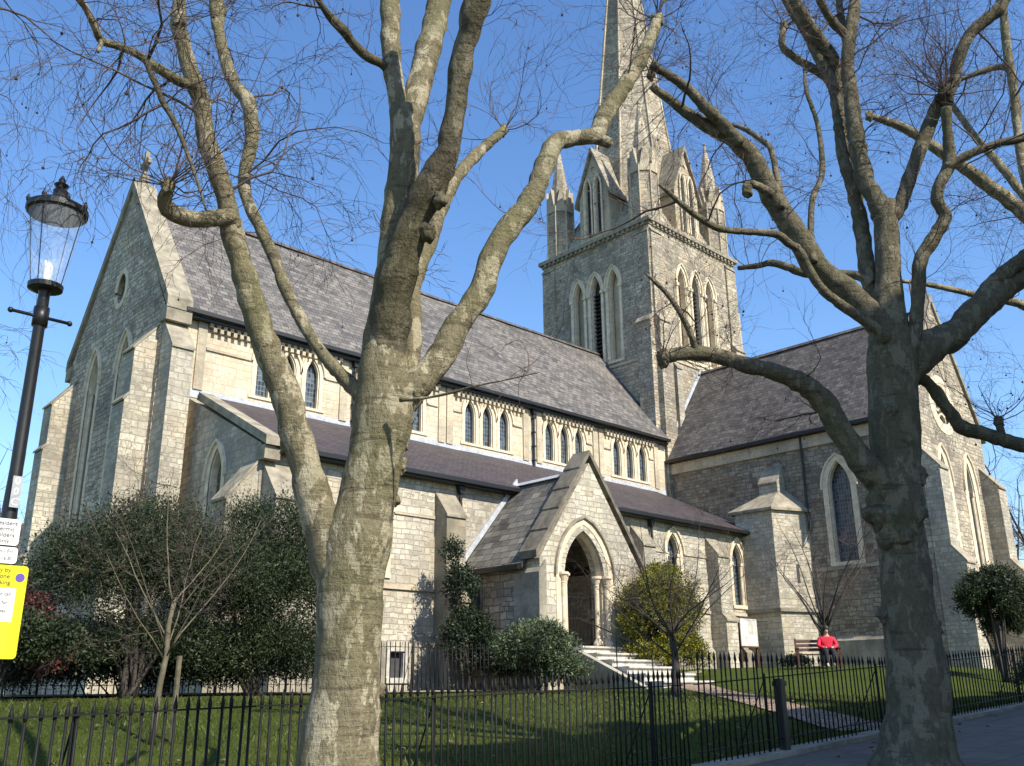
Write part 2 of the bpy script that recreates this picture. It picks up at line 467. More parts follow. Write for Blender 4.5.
# ------------------------------------------------------------------ the ground
def sheet(name, mat, xs, ys, zfun, smooth=True):
    mb = MB(); nx, ny = len(xs), len(ys)
    vs = [(x, y, zfun(x, y)) for y in ys for x in xs]
    fs = [(j * nx + i, j * nx + i + 1, (j + 1) * nx + i + 1, (j + 1) * nx + i) for j in range(ny - 1) for i in range(nx - 1)]
    mb.add(vs, fs)
    o = mb.build(name, mat, smooth=smooth, fix=False)
    return tag(o, kind='structure')
def lin(a, b, n): return [a + (b - a) * i / (n - 1) for i in range(n)]
sheet("ground", GRASS, lin(-900, 1000, 60), lin(-900, 1200, 60), lambda x, y: -.35)
sheet("lawn", GRASS, lin(-40, 110, 151), [6.62, 7, 7.5] + lin(8, 20, 37) + lin(21, 130, 60), lambda x, y: zg(x, y) + .015 * math.sin(x * 1.7 + y) * sstep((y - 7) / 2))
sheet("pavement", PAVE, lin(-40, 110, 76), lin(2.6, 6.44, 9), lambda x, y: zf(x) + .004)
sheet("road", ASPH, lin(-60, 130, 76), lin(-6.0, 2.42, 8), lambda x, y: zf(x) - .12)
kb = MB()
for i in range(50):
    x0 = -40 + i * 3.0
    kb.add([(x0, 2.43, zf(x0) - .2), (x0 + 2.99, 2.43, zf(x0 + 2.99) - .2), (x0 + 2.99, 2.6, zf(x0 + 2.99) - .2), (x0, 2.6, zf(x0) - .2),
            (x0, 2.43, zf(x0) + .002), (x0 + 2.99, 2.43, zf(x0 + 2.99) + .002), (x0 + 2.99, 2.6, zf(x0 + 2.99) + .008), (x0, 2.6, zf(x0) + .008)],
           [(3, 2, 1, 0), (4, 5, 6, 7), (0, 1, 5, 4), (1, 2, 6, 5), (2, 3, 7, 6), (3, 0, 4, 7)])
tag(kb.build("kerb", ASHG), kind='structure')
# path from the porch steps to the gate
pa = MB(); cl = [(24.0, 17.6), (22.0, 15.6), (19.6, 13.2), (17.6, 10.9), (15.9, 8.9), (14.6, 7.6), (14.0, 6.9)]
pts = []
for k in range(len(cl) - 1):
    for s in range(8):
        t_ = s / 8; pts.append((cl[k][0] + (cl[k + 1][0] - cl[k][0]) * t_, cl[k][1] + (cl[k + 1][1] - cl[k][1]) * t_))
pts.append(cl[-1])
vs_, fs_ = [], []
for i, p in enumerate(pts):
    q0 = pts[max(0, i - 1)]; q1 = pts[min(len(pts) - 1, i + 1)]
    dx, dy = q1[0] - q0[0], q1[1] - q0[1]; L = math.hypot(dx, dy); nx, ny = -dy / L, dx / L
    for s in (-.5, -.2, .2, .5):
        x, y = p[0] + nx * s, p[1] + ny * s
        vs_.append((x, y, zg(x, y) + .035))
for i in range(len(pts) - 1):
    for j in range(3): fs_.append((i * 4 + j, i * 4 + j + 1, i * 4 + 5 + j, i * 4 + 4 + j))
pa.add(vs_, fs_)
tag(pa.build("path", PATHM, fix=False, smooth=True), kind='structure')
# planting bed along the church
bd = MB(); nb = 40; vs_, fs_ = [], []
for i in range(nb + 1):
    x = 2 + 19.0 * i / nb
    for y in (18.2 + .25 * math.sin(x * 1.3), 20.5, 24.4):
        vs_.append((x, y, zg(x, y) + .04))
for i in range(nb):
    for j in range(2): fs_.append((i * 3 + j, i * 3 + j + 1, i * 3 + 4 + j, i * 3 + 3 + j))
bd.add(vs_, fs_)
tag(bd.build("flower_bed", SOIL, fix=False), kind='structure')

# ------------------------------------------------------------------ church
CH = thing("church", "large ragstone Gothic church with slate roofs, porch and tall spired tower", "church", (26.0, 30.0, 1.2))
def S_(Y0): return lambda s, z, o: (s, Y0 - o, z)
def W_(X0): return lambda s, z, o: (X0 - o, s, z)
def lancet(c, wd, z0, zs, za, n=7):
    a = wd / 2; h = za - zs; cc = max(0.0, (h * h - a * a) / (2 * a)); Rr = a + cc
    pts = [(c - a, z0)]
    th = math.atan2(h, cc)
    for i in range(n + 1):
        t_ = th * i / n
        pts.append((c + cc - Rr * math.cos(t_), zs + Rr * math.sin(t_)))
    rt = [(2 * c - x, z) for x, z in pts[:-1]][::-1]
    return pts + rt
def circle(c, z, r, n=20, ry=None):
    ry = ry or r
    return [(c + r * math.cos(2 * math.pi * i / n), z + ry * math.sin(2 * math.pi * i / n)) for i in range(n)]
def extr(mb, F, poly, o0, o1):
    n = len(poly)
    vs = [F(s, z, o0) for s, z in poly] + [F(s, z, o1) for s, z in poly]
    mb.add(vs, [tuple(range(n))[::-1], tuple(range(n, 2 * n))] + [(i, (i + 1) % n, n + (i + 1) % n, n + i) for i in range(n)])
def offs(poly, t, closed=False):
    n = len(poly); out = []
    for i in range(n):
        if closed: a, b = poly[i - 1], poly[(i + 1) % n]
        else: a, b = poly[max(0, i - 1)], poly[min(n - 1, i + 1)]
        dx, dz = b[0] - a[0], b[1] - a[1]; L = math.hypot(dx, dz) or 1
        out.append((poly[i][0] - dz / L * t, poly[i][1] + dx / L * t))
    return out
def band(mb, F, poly, t0, t1, o0, o1, closed=False):
    """moulding following an outline, from t0 to t1 outside it and from o0 to o1 proud of the wall"""
    p0, p1 = offs(poly, t0, closed), offs(poly, t1, closed)
    n = len(poly); rings = []
    for i in range(n):
        rings.append([F(*p0[i], o0), F(*p1[i], o0), F(*p1[i], o1), F(*p0[i], o1)])
    if closed: rings.append(rings[0])
    mb.loft(rings, cap=not closed)
def window(F, poly, wallcut, rec=.28, frame=.13, hood=True, mat=None, pane=True, sill=True, parent=CH, name="window", fproud=.025, spring=None, glass=None):
    extr(wallcut, F, poly, -rec - .12, .3)
    mb = MB()
    band(mb, F, poly, .0, frame, -.02, fproud)
    band(mb, F, poly, -.05, .03, -rec * .75, -.03)
    if hood:
        hp = [p for p in poly if p[1] >= (spring - .05 if spring else -1e9)] if spring else poly
        band(mb, F, hp, frame + .003, frame + .085, -.02, fproud + .075)
    if sill:
        s0, s1 = poly[0][0], poly[-1][0]
        if s0 > s1: s0, s1 = s1, s0
        extr(mb, F, [(s0 - frame, poly[0][1] - .16), (s1 + frame, poly[0][1] - .16), (s1 + frame, poly[0][1] + .002), (s0 - frame, poly[0][1] + .002)], -rec, .06)
    w_ = mb.build(name, mat or CREAM, parent)
    if pane:
        pm = MB(); extr(pm, F, offs(poly, .02), -rec - .05, -rec)
        pm.build("pane", glass or GLASS, w_)
    return w_

NY0, NY1, NC = 30.0, 38.7, 34.35
RZ, EZ, EYO = 20.5, 14.42, 29.65
# nave wall with clerestory
SF = S_(NY0)
cutn = MB(); WIN = []
for bc in (17.1, 22.2, 27.25, 32.3, 37.25):
    for k in (-1, 0, 1):
        c = bc + k * 1.04
        window(SF, lancet(c, .62, 11.85, 13.15, 13.82), cutn, rec=.24, frame=.16, hood=True, spring=13.15, sill=False)
nw = MB(); nw.prism([(NY0, 1.0), (NY1, 1.0), (NY1, 14.5), (NC, 20.2), (NY0, 14.5)], 'x', 12.8, 40.28)
nw.build("nave_wall", CLER, CH, cut=cutn)
rf = sagging([(EYO, EZ), ((EYO + NC) / 2, (EZ + RZ) / 2 - .03), (NC, RZ), (2 * NC - EYO, EZ), (2 * NC - EYO, EZ - .2), (NC, RZ - .2), (EYO, EZ - .2)], 'x', 12.72, 40.29)
nroof = rf.build("nave_roof", SLATE, CH)
rg = MB(); rg.prism([(NC - .14, RZ - .05), (NC + .14, RZ - .05), (NC + .06, RZ + .1), (NC - .06, RZ + .1)], 'x', 12.74, 40.28)
rg.build("ridge_tiles", SLATET, nroof)
g = MB(); g.box(12.7, 40.25, EYO - .14, EYO + .05, EZ - .19, EZ - .05); g.box(12.7, 40.25, EYO + .05, NY0 - .005, EZ - .32, EZ - .21)
g.build("gutter", IRON, CH)
# clerestory dressings: pilasters, string, corbel table, sill course, lead flashing
for x in (13.55, 19.55, 20.35, 24.55, 25.0, 29.62, 30.5, 34.5, 34.95, 39.4):
    MB().box(x - .17, x + .17, NY0 - .075, NY0 + .02, 11.6, EZ - .3).build("pilaster_strip", ASH, CH)
for bc, x0, x1 in ((17.1, 13.75, 19.35), (22.2, 20.55, 24.35), (27.25, 25.2, 29.42), (32.3, 30.7, 34.3), (37.25, 35.15, 39.2)):
    ct = MB(); n = int((x1 - x0) / .13)
    for i in range(n):
        x = x0 + (i + .5) * (x1 - x0) / n
        if i % 2 == 0: ct.box(x - .066, x + .066, NY0 - .2, NY0 + .02, 13.96, 14.12)
        else: ct.box(x - .066, x + .066, NY0 - .2, NY0 + .02, 13.8, 13.958)
    ct.box(x0, x1, NY0 - .215, NY0 + .02, 14.122, EZ - .33)
    ct.build("corbel_table", ASH, CH)
    for a, b in ((x0, bc - 1.6), (bc + 1.6, x1)):
        if b > a + .05: MB().box(a, b, NY0 - .06, NY0 + .02, 13.12, 13.22).build("string_course", ASH, CH)
    sc_ = MB(); sc_.box(bc - 1.6, bc + 1.6, NY0 - .05, NY0 + .02, 11.74, 11.846); sc_.build("sill_course", CREAM, CH)
fl = MB(); fl.box(13.1, 40.2, NY0 - .03, NY0 + .02, 11.3, 11.62); fl.build("lead_flashing", LEAD, CH)
# west gable
GX0, GX1 = 12.1, 12.8
WF = W_(GX0); cutg = MB()
for c in (33.1, 36.0):
    w_ = window(WF, lancet(c, .95, 6.6, 12.75, 14.15), cutg, rec=.45, frame=.2, spring=12.75, mat=CREAM)
    for s in (-.36, .36):
        MB().tube([(GX0 + .15, c + s, 6.62), (GX0 + .15, c + s, 12.62)], .07, 8).box(GX0 + .05, GX0 + .26, c + s - .1, c + s + .1, 12.6, 12.78).build("shaft", CREAM, w_)
window(WF, circle(34.3, 16.4, .62, 20, .85), cutg, rec=.3, frame=.22, hood=False, sill=False)
gw = MB(); gw.prism([(NY0, 1.0), (NY1, 1.0), (NY1, 14.45), (NC, 20.75), (NY0, 14.45)], 'x', GX0, GX1 - .004)
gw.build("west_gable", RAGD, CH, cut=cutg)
def coping(name, axis, c, zc, half, ze, a0, a1, th=.32, mat=COPE):
    mb = MB()
    for s in (-1, 1):
        mb.prism([(c, zc), (c + s * half, ze), (c + s * half, ze - th), (c, zc - th)], axis, a0, a1)
    return mb.build(name, mat, CH)
cp = MB()
for s in (-1, 1):
    cp.prism([(NC, 21.2), (NC + s * 4.8, 14.62), (NC + s * 4.8, 14.2), (NC, 20.72)], 'x', GX0 - .1, GX1 + .12)
cp.build("gable_coping", COPE, CH)
for y0, y1 in ((NY0 - .42, NY0 + .12), (NY1 - .12, NY1 + .42)):
    MB().box(GX0 - .08, GX1 + .14, y0, y1, 13.75, 14.3).build("kneeler", COPE, CH)
fn = MB(); fn.box(GX0 + .2, GX0 + .48, NC - .16, NC + .16, 21.0, 21.5); fn.box(GX0 + .26, GX0 + .42, NC - .08, NC + .08, 21.5, 22.6); fn.box(GX0 + .262, GX0 + .418, NC - .4, NC + .4, 21.95, 22.15)
for i in range(16):
    a = 2 * math.pi * i / 16; b = 2 * math.pi * (i + 1) / 16
    fn.prism([(NC + .22 * math.cos(a), 22.05 + .22 * math.sin(a)), (NC + .3 * math.cos(a), 22.05 + .3 * math.sin(a)), (NC + .3 * math.cos(b), 22.05 + .3 * math.sin(b)), (NC + .22 * math.cos(b), 22.05 + .22 * math.sin(b))], 'x', GX0 + .29, GX0 + .39)
fn.build("cross_finial", COPE, CH)
ws = MB(); ws.box(GX0 - .08, GX0 + .02, NY0 + .02, NY1 - .02, 6.28, 6.43); ws.build("string_course", ASH, CH)
# west end buttresses
def bprofile(yw, stages, sg):
    """one outline for a stepped buttress; sg=-1 projects towards smaller values"""
    z0 = stages[0][0]; pr = [(yw - sg * -.02, z0)] if False else []
    pts = [(yw + .02 * -sg, z0), (yw + stages[0][2] * sg, z0)]
    caps = []
    for i, (_, z1, p) in enumerate(stages):
        nx = stages[i + 1][2] if i + 1 < len(stages) else 0.0
        rise = (p - nx) * 1.25
        pts += [(yw + p * sg, z1), (yw + nx * sg, z1 + rise)]
        caps.append([(yw + (p + .06) * sg, z1 - .09), (yw + (p + .06) * sg, z1 - .01), (yw + (nx - .012) * sg, z1 + rise + .085), (yw + (nx - .012) * sg, z1 + rise - .02)])
    pts.append((yw + .02 * -sg, pts[-1][1]))
    return pts, caps
def buttress(axis, a0, a1, yw, stages, sg, mat):
    pts, caps = bprofile(yw, stages, sg)
    o = MB().prism(pts, axis, a0, a1).build("buttress", mat, CH)
    for c in caps:
        MB().prism(c, axis, a0 - .03, a1 + .03).build("weathering", COPE, o)
    return o
def buttress_W(y0, y1, xw, stages, mat=RAG): return buttress('y', y0, y1, xw, stages, -1, mat)
def buttress_S(x0, x1, yw, stages, mat=RAG, dy=1): return buttress('x', x0, x1, yw, stages, -dy, mat)
buttress_W(30.25, 31.25, GX0, [(1, 6.4, 1.0), (6.4, 10.9, .88), (10.9, 12.75, .74)], RAG)
buttress_W(37.75, 38.68, GX0, [(1, 6.4, 1.02), (6.4, 10.6, .94), (10.6, 12.4, .84)], RAG)
buttress_S(12.13, 12.9, NY0, [(1, 6.9, 1.1), (6.9, 12.7, .95)], RAG)
buttress_S(12.13, 12.9, NY1, [(1, 6.9, .8), (6.9, 12.4, .6)], ASH, dy=-1)

# south aisle
AY, AX0 = 24.64, 13.3
AF = S_(AY); cuta = MB()
for c in (17.5, 28.2, 33.25, 38.15):
    w_ = window(AF, lancet(c, .9, 5.15, 7.1, 8.0), cuta, rec=.32, frame=.2, spring=7.1, mat=CREAM)
    for s in (-.38, .38):
        MB().tube([(c + s, AY + .1, 5.17), (c + s, AY + .1, 7.0)], .06, 8).box(c + s - .09, c + s + .09, AY + .01, AY + .19, 6.98, 7.12).build("shaft", CREAM, w_)
window(AF, [(18.25, 1.95), (18.25, 2.75), (18.85, 2.75), (18.85, 1.95)], cuta, rec=.2, frame=.14, hood=False, glass=LOUVRE, mat=STEPM)
AW = W_(AX0)
window(AW, lancet(27.45, .85, 5.3, 8.0, 9.0), cuta, rec=.35, frame=.2, spring=8.0, mat=CREAM)
aw = MB(); aw.prism([(AY, 1.0), (NY0 - .004, 1.0), (NY0 - .004, 11.25), (AY, 8.62)], 'x', AX0, 40.5)
# door opening behind the porch is closed by the porch back
aw.build("aisle_wall", RAG, CH, cut=cuta)
ar = sagging([(AY - .38, 8.62), (AY + 2.5, 10.03), (NY0 - .006, 11.45), (NY0 - .006, 11.25), (AY - .38, 8.46)], 'x', AX0 + .3, 39.35, 22, .02)
ar.build("aisle_roof", TILE, CH)
ag = MB(); ag.box(AX0 + .45, 39.4, AY - .5, AY - .36, 8.42, 8.56); ag.box(AX0 + .45, 39.3, AY - .36, AY - .005, 8.36, 8.45); ag.build("gutter", IRON, CH)
ac = MB(); ac.prism([(AY - .45, 8.78), (NY0 - .98, 11.22), (NY0 - .98, 10.95), (AY - .45, 8.5)], 'x', AX0 - .1, AX0 + .42); ac.box(AX0 - .06, AX0 + .46, AY - .34, AY + .2, 8.1, 8.52)
ac.build("aisle_coping", COPE, CH)
for a, b in ((14.4, 19.95), (20.85, 21.2), (26.5, 30.35), (31.25, 35.65), (36.55, 39.2)):
    MB().box(a, b, AY - .07, AY + .02, 4.66, 4.79).build("string_course", ASH, CH)
for a, b in ((14.4, 16.75), (18.25, 19.95), (29.0, 30.35), (31.25, 32.5), (34.0, 35.65), (36.55, 37.4)):
    MB().box(a, b, AY - .05, AY + .02, 7.08, 7.18).build("impost_course", ASH, CH)
for a, b in ((14.4, 18.0), (19.1, 19.95), (20.85, 21.2), (26.5, 30.35), (31.25, 35.65), (36.55, 39.2)):
    MB().prism([(AY - .16, 1.0), (AY + .02, 1.0), (AY + .02, 3.25), (AY - .16, 3.05)], 'x', a, b).build("plinth", ASHG, CH)
for x in (20.4, 30.8, 36.1):
    buttress_S(x - .42, x + .42, AY, [(1, 4.4, .8), (4.4, 7.2, .62)], ASHG if x < 21 else RAG)
buttress_S(13.42, 14.3, AY, [(1, 4.4, 1.15), (4.4, 6.95, .85)], ASHG)
buttress_W(24.68, 25.55, AX0, [(1, 4.4, 1.2), (4.4, 6.9, .95)], ASHG)
def downpipe(x, y, z0, z1):
    mb = MB(); mb.tube([(x, y, z0), (x, y, z1 - .3)], .055, 8)
    mb.prism([(x - .14, z1), (x + .14, z1), (x + .08, z1 - .32), (x - .08, z1 - .32)], 'y', y - .1, y + .1)
    for k in range(4):
        z = z0 + (z1 - z0) * (k + .5) / 4.3; mb.box(x - .08, x + .08, y - .065, y + .1, z, z + .06)
    mb.build("downpipe", IRON, CH)
downpipe(21.0, AY - .13, 3.0, 8.4); downpipe(31.65, AY - .13, 1.8, 8.4); downpipe(20.0, NY0 - .12, 11.3, 14.2); downpipe(30.08, NY0 - .12, 11.3, 14.2)

# porch
PX0, PX1, PY, PC = 21.3, 26.3, 21.0, 23.8
PF = S_(PY); cutp = MB()
dc, dw = 23.42, 1.96
dpoly = lancet(dc, dw, 2.87, 5.05, 6.62, 10)
extr(cutp, PF, dpoly, -.8, .5)
pf = MB(); pf.prism([(PX0, 1.0), (PX1, 1.0), (PX1, 5.55), (PC, 9.0), (PX0, 5.55)], 'y', PY, PY + .6)
pfo = pf.build("porch_front", RAG, CH, cut=cutp)
PWF = W_(PX0); cutq = MB()
window(PWF, lancet(23.95, .28, 3.95, 4.75, 5.05), cutq, rec=.25, frame=.12, hood=False, glass=LOUVRE, mat=ASHG)
pw = MB(); pw.box(PX0 + .003, PX0 + .5, PY + .604, AY - .005, 1.0, 5.5)
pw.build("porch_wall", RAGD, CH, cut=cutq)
pw = MB(); pw.box(PX1 - .5, PX1 - .003, PY + .604, AY - .005, 1.0, 5.5); pw.build("porch_wall", RAG, CH)
pfl = MB(); pfl.box(PX0 + .5, PX1 - .5, PY + .1, AY - .005, 1.0, 2.85); pfl.build("porch_floor", STEPM, CH)
pd = MB(); extr(pd, S_(AY), lancet(23.42, 1.7, 2.86, 4.9, 6.2), .01, .12); pdo = pd.build("door", WOOD, CH)
h_ = MB(); h_.tube([(23.75, AY - .16, 3.9), (23.75, AY - .16, 4.15)], .03, 6); h_.build("handle", IRON, pdo)
pr = MB(); pz = 8.72
pr.prism([(PX0 - .25, 5.42), (PC, pz), (PX1 + .25, 5.42), (PX1 + .25, 5.26), (PC, pz - .18), (PX0 - .25, 5.26)], 'y', PY + .55, AY - .02)
pr.build("porch_roof", PSLATE, CH)
# the porch roof runs on over the aisle wall top to meet the aisle roof
prr = MB(); prr.prism([(PC - .16, pz - .02), (PC + .16, pz - .02), (PC, pz + .12)], 'y', PY + .6, AY + .1); prr.build("ridge_lead", LEAD, CH)
plf = MB(); plf.prism([(PX0 - .3, 5.44), (PC, pz + .03), (PC, pz + .3), (PX0 - .3, 5.72)], 'y', AY - .1, AY - .004); plf.build("lead_flashing", LEAD, CH)
pg_ = MB(); pg_.box(PX0 - .38, PX0 - .24, PY + .62, AY - .03, 5.22, 5.36); pg_.build("gutter", IRON, CH)
downpipe(PX0 - .15, AY - .2, 1.6, 5.3)
# stepped coping slabs on the porch gable
cpm = MB(); N = 5
for s in (-1, 1):
    hw = (PX1 - PX0) / 2 + .22
    for k in range(N):
        a, b = k / N, (k + 1) / N + .03
        x0_, x1_ = PC + s * hw * (1 - a), PC + s * hw * (1 - min(1, b))
        za, zb = 5.55 + 3.75 * a, 5.55 + 3.75 * min(1, b)
        lift = .05
        cpm.prism([(x0_, za - .02), (x1_, zb - .02), (x1_, zb + .15), (x0_, za + .15 + lift * 1.6)], 'y', PY - .07 + .002 * k, PY + .72 - .002 * k)
cpm.build("gable_coping", COPED, CH)
pbm = MB(); pbm.box(PX0 - .14, PX0 + .2, PY - .1, PY + 1.05, 1.0, 5.1); pbm.prism([(PX0 - .14, 5.1), (PX0 + .2, 5.1), (PX0 + .2, 5.5)], 'y', PY - .1, PY + 1.05)
pbm.build("corner_buttress", ASHG, CH)
# doorway orders
do = MB()
band(do, PF, dpoly, -.02, .2, -.35, -.12)
band(do, PF, dpoly, .2, .42, -.2, .02)
do.build("door_arch", CREAM, CH)
do = MB()
ap = [p for p in lancet(dc, dw, 2.87, 5.05, 6.62, 10) if p[1] >= 5.0]
band(do, PF, ap, .42, .50, -.02, .10); do.build("hood_mould", COPE, CH)
for s in (-1, 1):
    for k, (dx, yy) in enumerate(((.78, PY + .2), (1.08, PY - .02))):
        x = dc + s * (dw / 2 * 0 + dx)
        mb = MB(); mb.lathe([(.17, 0), (.17, .12), (.12, .2), (.085, .26), (.085, 1.95), (.10, 1.97), (.085, 2.0), (.15, 2.2), (.19, 2.22), (.19, 2.3)], (x, yy, 2.87), 12)
        mb.build("column", CREAM, CH)
# iron gate just inside the arch
gt = MB()
for i in range(12):
    x = dc - .9 + i * .163; gt.tube([(x, PY + .45, 2.88), (x, PY + .45, 4.6)], .013, 5)
for z in (2.98, 3.75, 4.45): gt.box(dc - .9, dc + .9, PY + .44, PY + .46, z, z + .04)
gt.build("gate", IRON, CH)

# entrance steps
ST = thing("entrance_steps", "flight of pale stone steps rising to the porch door", "steps", (23.9, 19.0, 1.5))
sy = [20.99, 20.45, 19.88, 19.3, 18.72, 18.1, 17.45]
for i in range(6):
    z1 = 2.85 - i * .215
    mb = MB(); mb.box(22.55 + .02 * i, 25.1, sy[i + 1], sy[i] + (.25 if i else 0), 1.2, z1); mb.box(22.53 + .02 * i, 25.12, sy[i + 1] - .075, sy[i + 1] + .1, z1 - .055, z1 + .004); mb.build("tread", STEPM, ST, bev=.008)
wl = MB(); wl.prism([(20.9, 1.2), (20.9, 2.7), (20.4, 2.7), (17.6, 1.5), (17.6, 1.2)], 'x', 22.3, 22.545); wl.build("side_wall", ASHG, ST)
hr = MB(); hr.tube([(22.62, 20.7, 3.75), (22.62, 17.7, 2.6)], .022, 6)
for y, z in ((20.6, 3.7), (19.1, 3.1), (17.75, 2.62)): hr.tube([(22.62, y, z), (22.62, y, z - .95)], .018, 6)
hr.build("handrail", IRON, ST)

# transept
TX0, TX1, TY0, TC = 40.6, 48.2, 16.5, 44.4
TRZ, TEZ = 19.2, 13.25
TSF, TWF = S_(TY0), W_(TX0); cutt = MB(); cutw = MB()
window(TWF, lancet(20.4, 1.15, 6.95, 10.35, 11.65), cutw, rec=.4, frame=.26, spring=10.35, mat=CREAM)
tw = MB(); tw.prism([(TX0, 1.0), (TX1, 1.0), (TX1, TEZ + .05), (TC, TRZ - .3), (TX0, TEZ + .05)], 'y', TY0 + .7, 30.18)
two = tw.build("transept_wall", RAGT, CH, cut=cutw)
for c in (42.95, 45.85):
    w_ = window(TSF, lancet(c, .8, 5.6, 10.2, 11.7), cutt, rec=.4, frame=.36, spring=10.2, mat=CREAM)
    for s in (-.34, .34):
        MB().tube([(c + s, TY0 + .12, 5.62), (c + s, TY0 + .12, 10.07)], .07, 8).box(c + s - .1, c + s + .1, TY0 + .02, TY0 + .24, 10.05, 10.25).build("shaft", CREAM, w_)
rw = window(TSF, circle(43.95, 14.15, 1.45, 28), cutt, rec=.4, frame=.5, hood=False, sill=False, mat=CREAM)
tr_ = MB()
for i in range(6):
    a = i * math.pi / 3; band(tr_, TSF, circle(43.95 + .8 * math.cos(a), 14.15 + .8 * math.sin(a), .42, 12), 0, .09, -.36, -.22, True)
band(tr_, TSF, circle(43.95, 14.15, .26, 12), 0, .09, -.36, -.22, True)
tr_.build("tracery", CREAM, rw)
extr(cutt, TSF, lancet(45.3, 1.3, 2.2, 3.9, 5.0), -.35, .3)
tg = MB(); tg.prism([(TX0, 1.0), (TX1, 1.0), (TX1, TEZ), (TC, TRZ + .35), (TX0, TEZ)], 'y', TY0, TY0 + .696)
tg.build("transept_gable", RAGV, CH, cut=cutt)
ta = MB(); band(ta, TSF, lancet(45.3, 1.3, 2.2, 3.9, 5.0), .0, .22, -.02, .06); ta.build("blind_arch", CREAM, CH)
cp = MB()
for s in (-1, 1):
    cp.prism([(TC, TRZ + .75), (TC + s * 4.2, TEZ + .2), (TC + s * 4.2, TEZ - .2), (TC, TRZ + .35)], 'y', TY0 - .1, TY0 + .8)
cp.box(TC - .14, TC + .14, TY0 + .2, TY0 + .48, TRZ + .6, TRZ + 1.6); cp.box(TC - .42, TC + .42, TY0 + .262, TY0 + .418, TRZ + 1.15, TRZ + 1.32)
cp.build("gable_coping", COPE, CH)
trf = sagging([(TX0 - .35, TEZ + .05), ((TX0 - .35 + TC) / 2, (TEZ + .05 + TRZ) / 2 - .03), (TC, TRZ), (TX1 + .35, TEZ + .05), (TX1 + .35, TEZ - .12), (TC, TRZ - .2), (TX0 - .35, TEZ - .12)], 'y', TY0 + .75, 30.17, 16)
tro = trf.build("transept_roof", SLATET, CH)
rg = MB(); rg.prism([(TC - .14, TRZ - .06), (TC + .14, TRZ - .06), (TC, TRZ + .12)], 'y', TY0 + .8, 30.16); rg.build("ridge_tiles", SLATET, tro)
lf = MB(); lf.prism([(TX0 - .38, TEZ + .07), (TC, TRZ + .03), (TC, TRZ + .35), (TX0 - .38, TEZ + .4)], 'y', 30.06, 30.175); lf.build("lead_flashing", LEAD, CH)
lf = MB(); lf.box(TX0 - .45, TX0 - .33, TY0 + .8, 30.0, TEZ - .16, TEZ - .02); lf.build("gutter", IRON, CH)
tb = MB(); tb.box(TX0 - .12, TX0 + .02, TY0 + .72, 29.9, TEZ - .75, TEZ - .2); tb.build("eaves_course", ASH, CH)
tb = MB(); tb.box(TX0 - .07, TX0 + .02, TY0 + .72, 22.0, 6.62, 6.78); tb.build("string_course", ASHG, CH)
tb = MB(); tb.prism([(TX0 - .18, 1.0), (TX0 + .02, 1.0), (TX0 + .02, 3.75), (TX0 - .18, 3.5)], 'y', TY0 + .72, 22.0); tb.build("plinth", ASHG, CH)
tb = MB(); tb.prism([(TY0 - .18, 1.0), (TY0 + .02, 1.0), (TY0 + .02, 3.75), (TY0 - .18, 3.5)], 'x', TX0 + 1.0, 44.4); tb.build("plinth", ASHG, CH)
dp = MB(); dp.tube([(TX0 - .14, 22.05, 8.5), (TX0 - .14, 22.05, TEZ - .1)], .06, 8); dp.build("downpipe", IRON, CH)
buttress_S(TX0 + .0, TX0 + .95, TY0, [(1, 6.5, 1.25), (6.5, 10.6, .75)], RAG)
buttress_S(TX1 - .95, TX1 + .0, TY0, [(1, 6.5, 1.25), (6.5, 10.6, .75)], RAG)
buttress_W(23.2, 24.2, TX0, [(1, 11.0, .7)], RAG)
# octagonal stair turret
tu = [(38.65, 24.9), (38.65, 22.9), (40.9, 22.02), (40.95, 22.02), (40.95, 24.9)]
mb = MB(); mb.prism(tu, 'z', 1.0, 9.45); tuo = mb.build("stair_turret", RAG, CH)
mb = MB(); base = [(38.5, 25.2), (38.5, 22.8), (40.75, 21.9), (41.6, 21.9), (41.6, 25.2)]
mb.loft([[(x, y, 9.42) for x, y in base], [(x, y, 9.55) for x, y in base], [(40.6 + (x - 40.6) * .12, 23.5 + (y - 23.5) * .12, 10.75) for x, y in base]])
mb.build("turret_cap", COPE, tuo)
mb = MB()
for z in (4.8,):
    ring = [(40.95 + (x - 40.95) * 1.06, 24.3 + (y - 24.3) * 1.06) for x, y in tu]; mb.prism(ring, 'z', z, z + .16)
mb.build("string_course", ASHG, tuo)
mb = MB(); c0 = np.array([39.75, 22.47]); tt = np.array([.931, -.364]); nn_ = np.array([-.364, -.931])
mb.prism([tuple(c0 - tt * .08 + nn_ * .012), tuple(c0 + tt * .08 + nn_ * .012), tuple(c0 + tt * .08 - nn_ * .2), tuple(c0 - tt * .08 - nn_ * .2)], 'z', 6.1, 6.95)
mb.build("slit", LOUVRE, tuo)

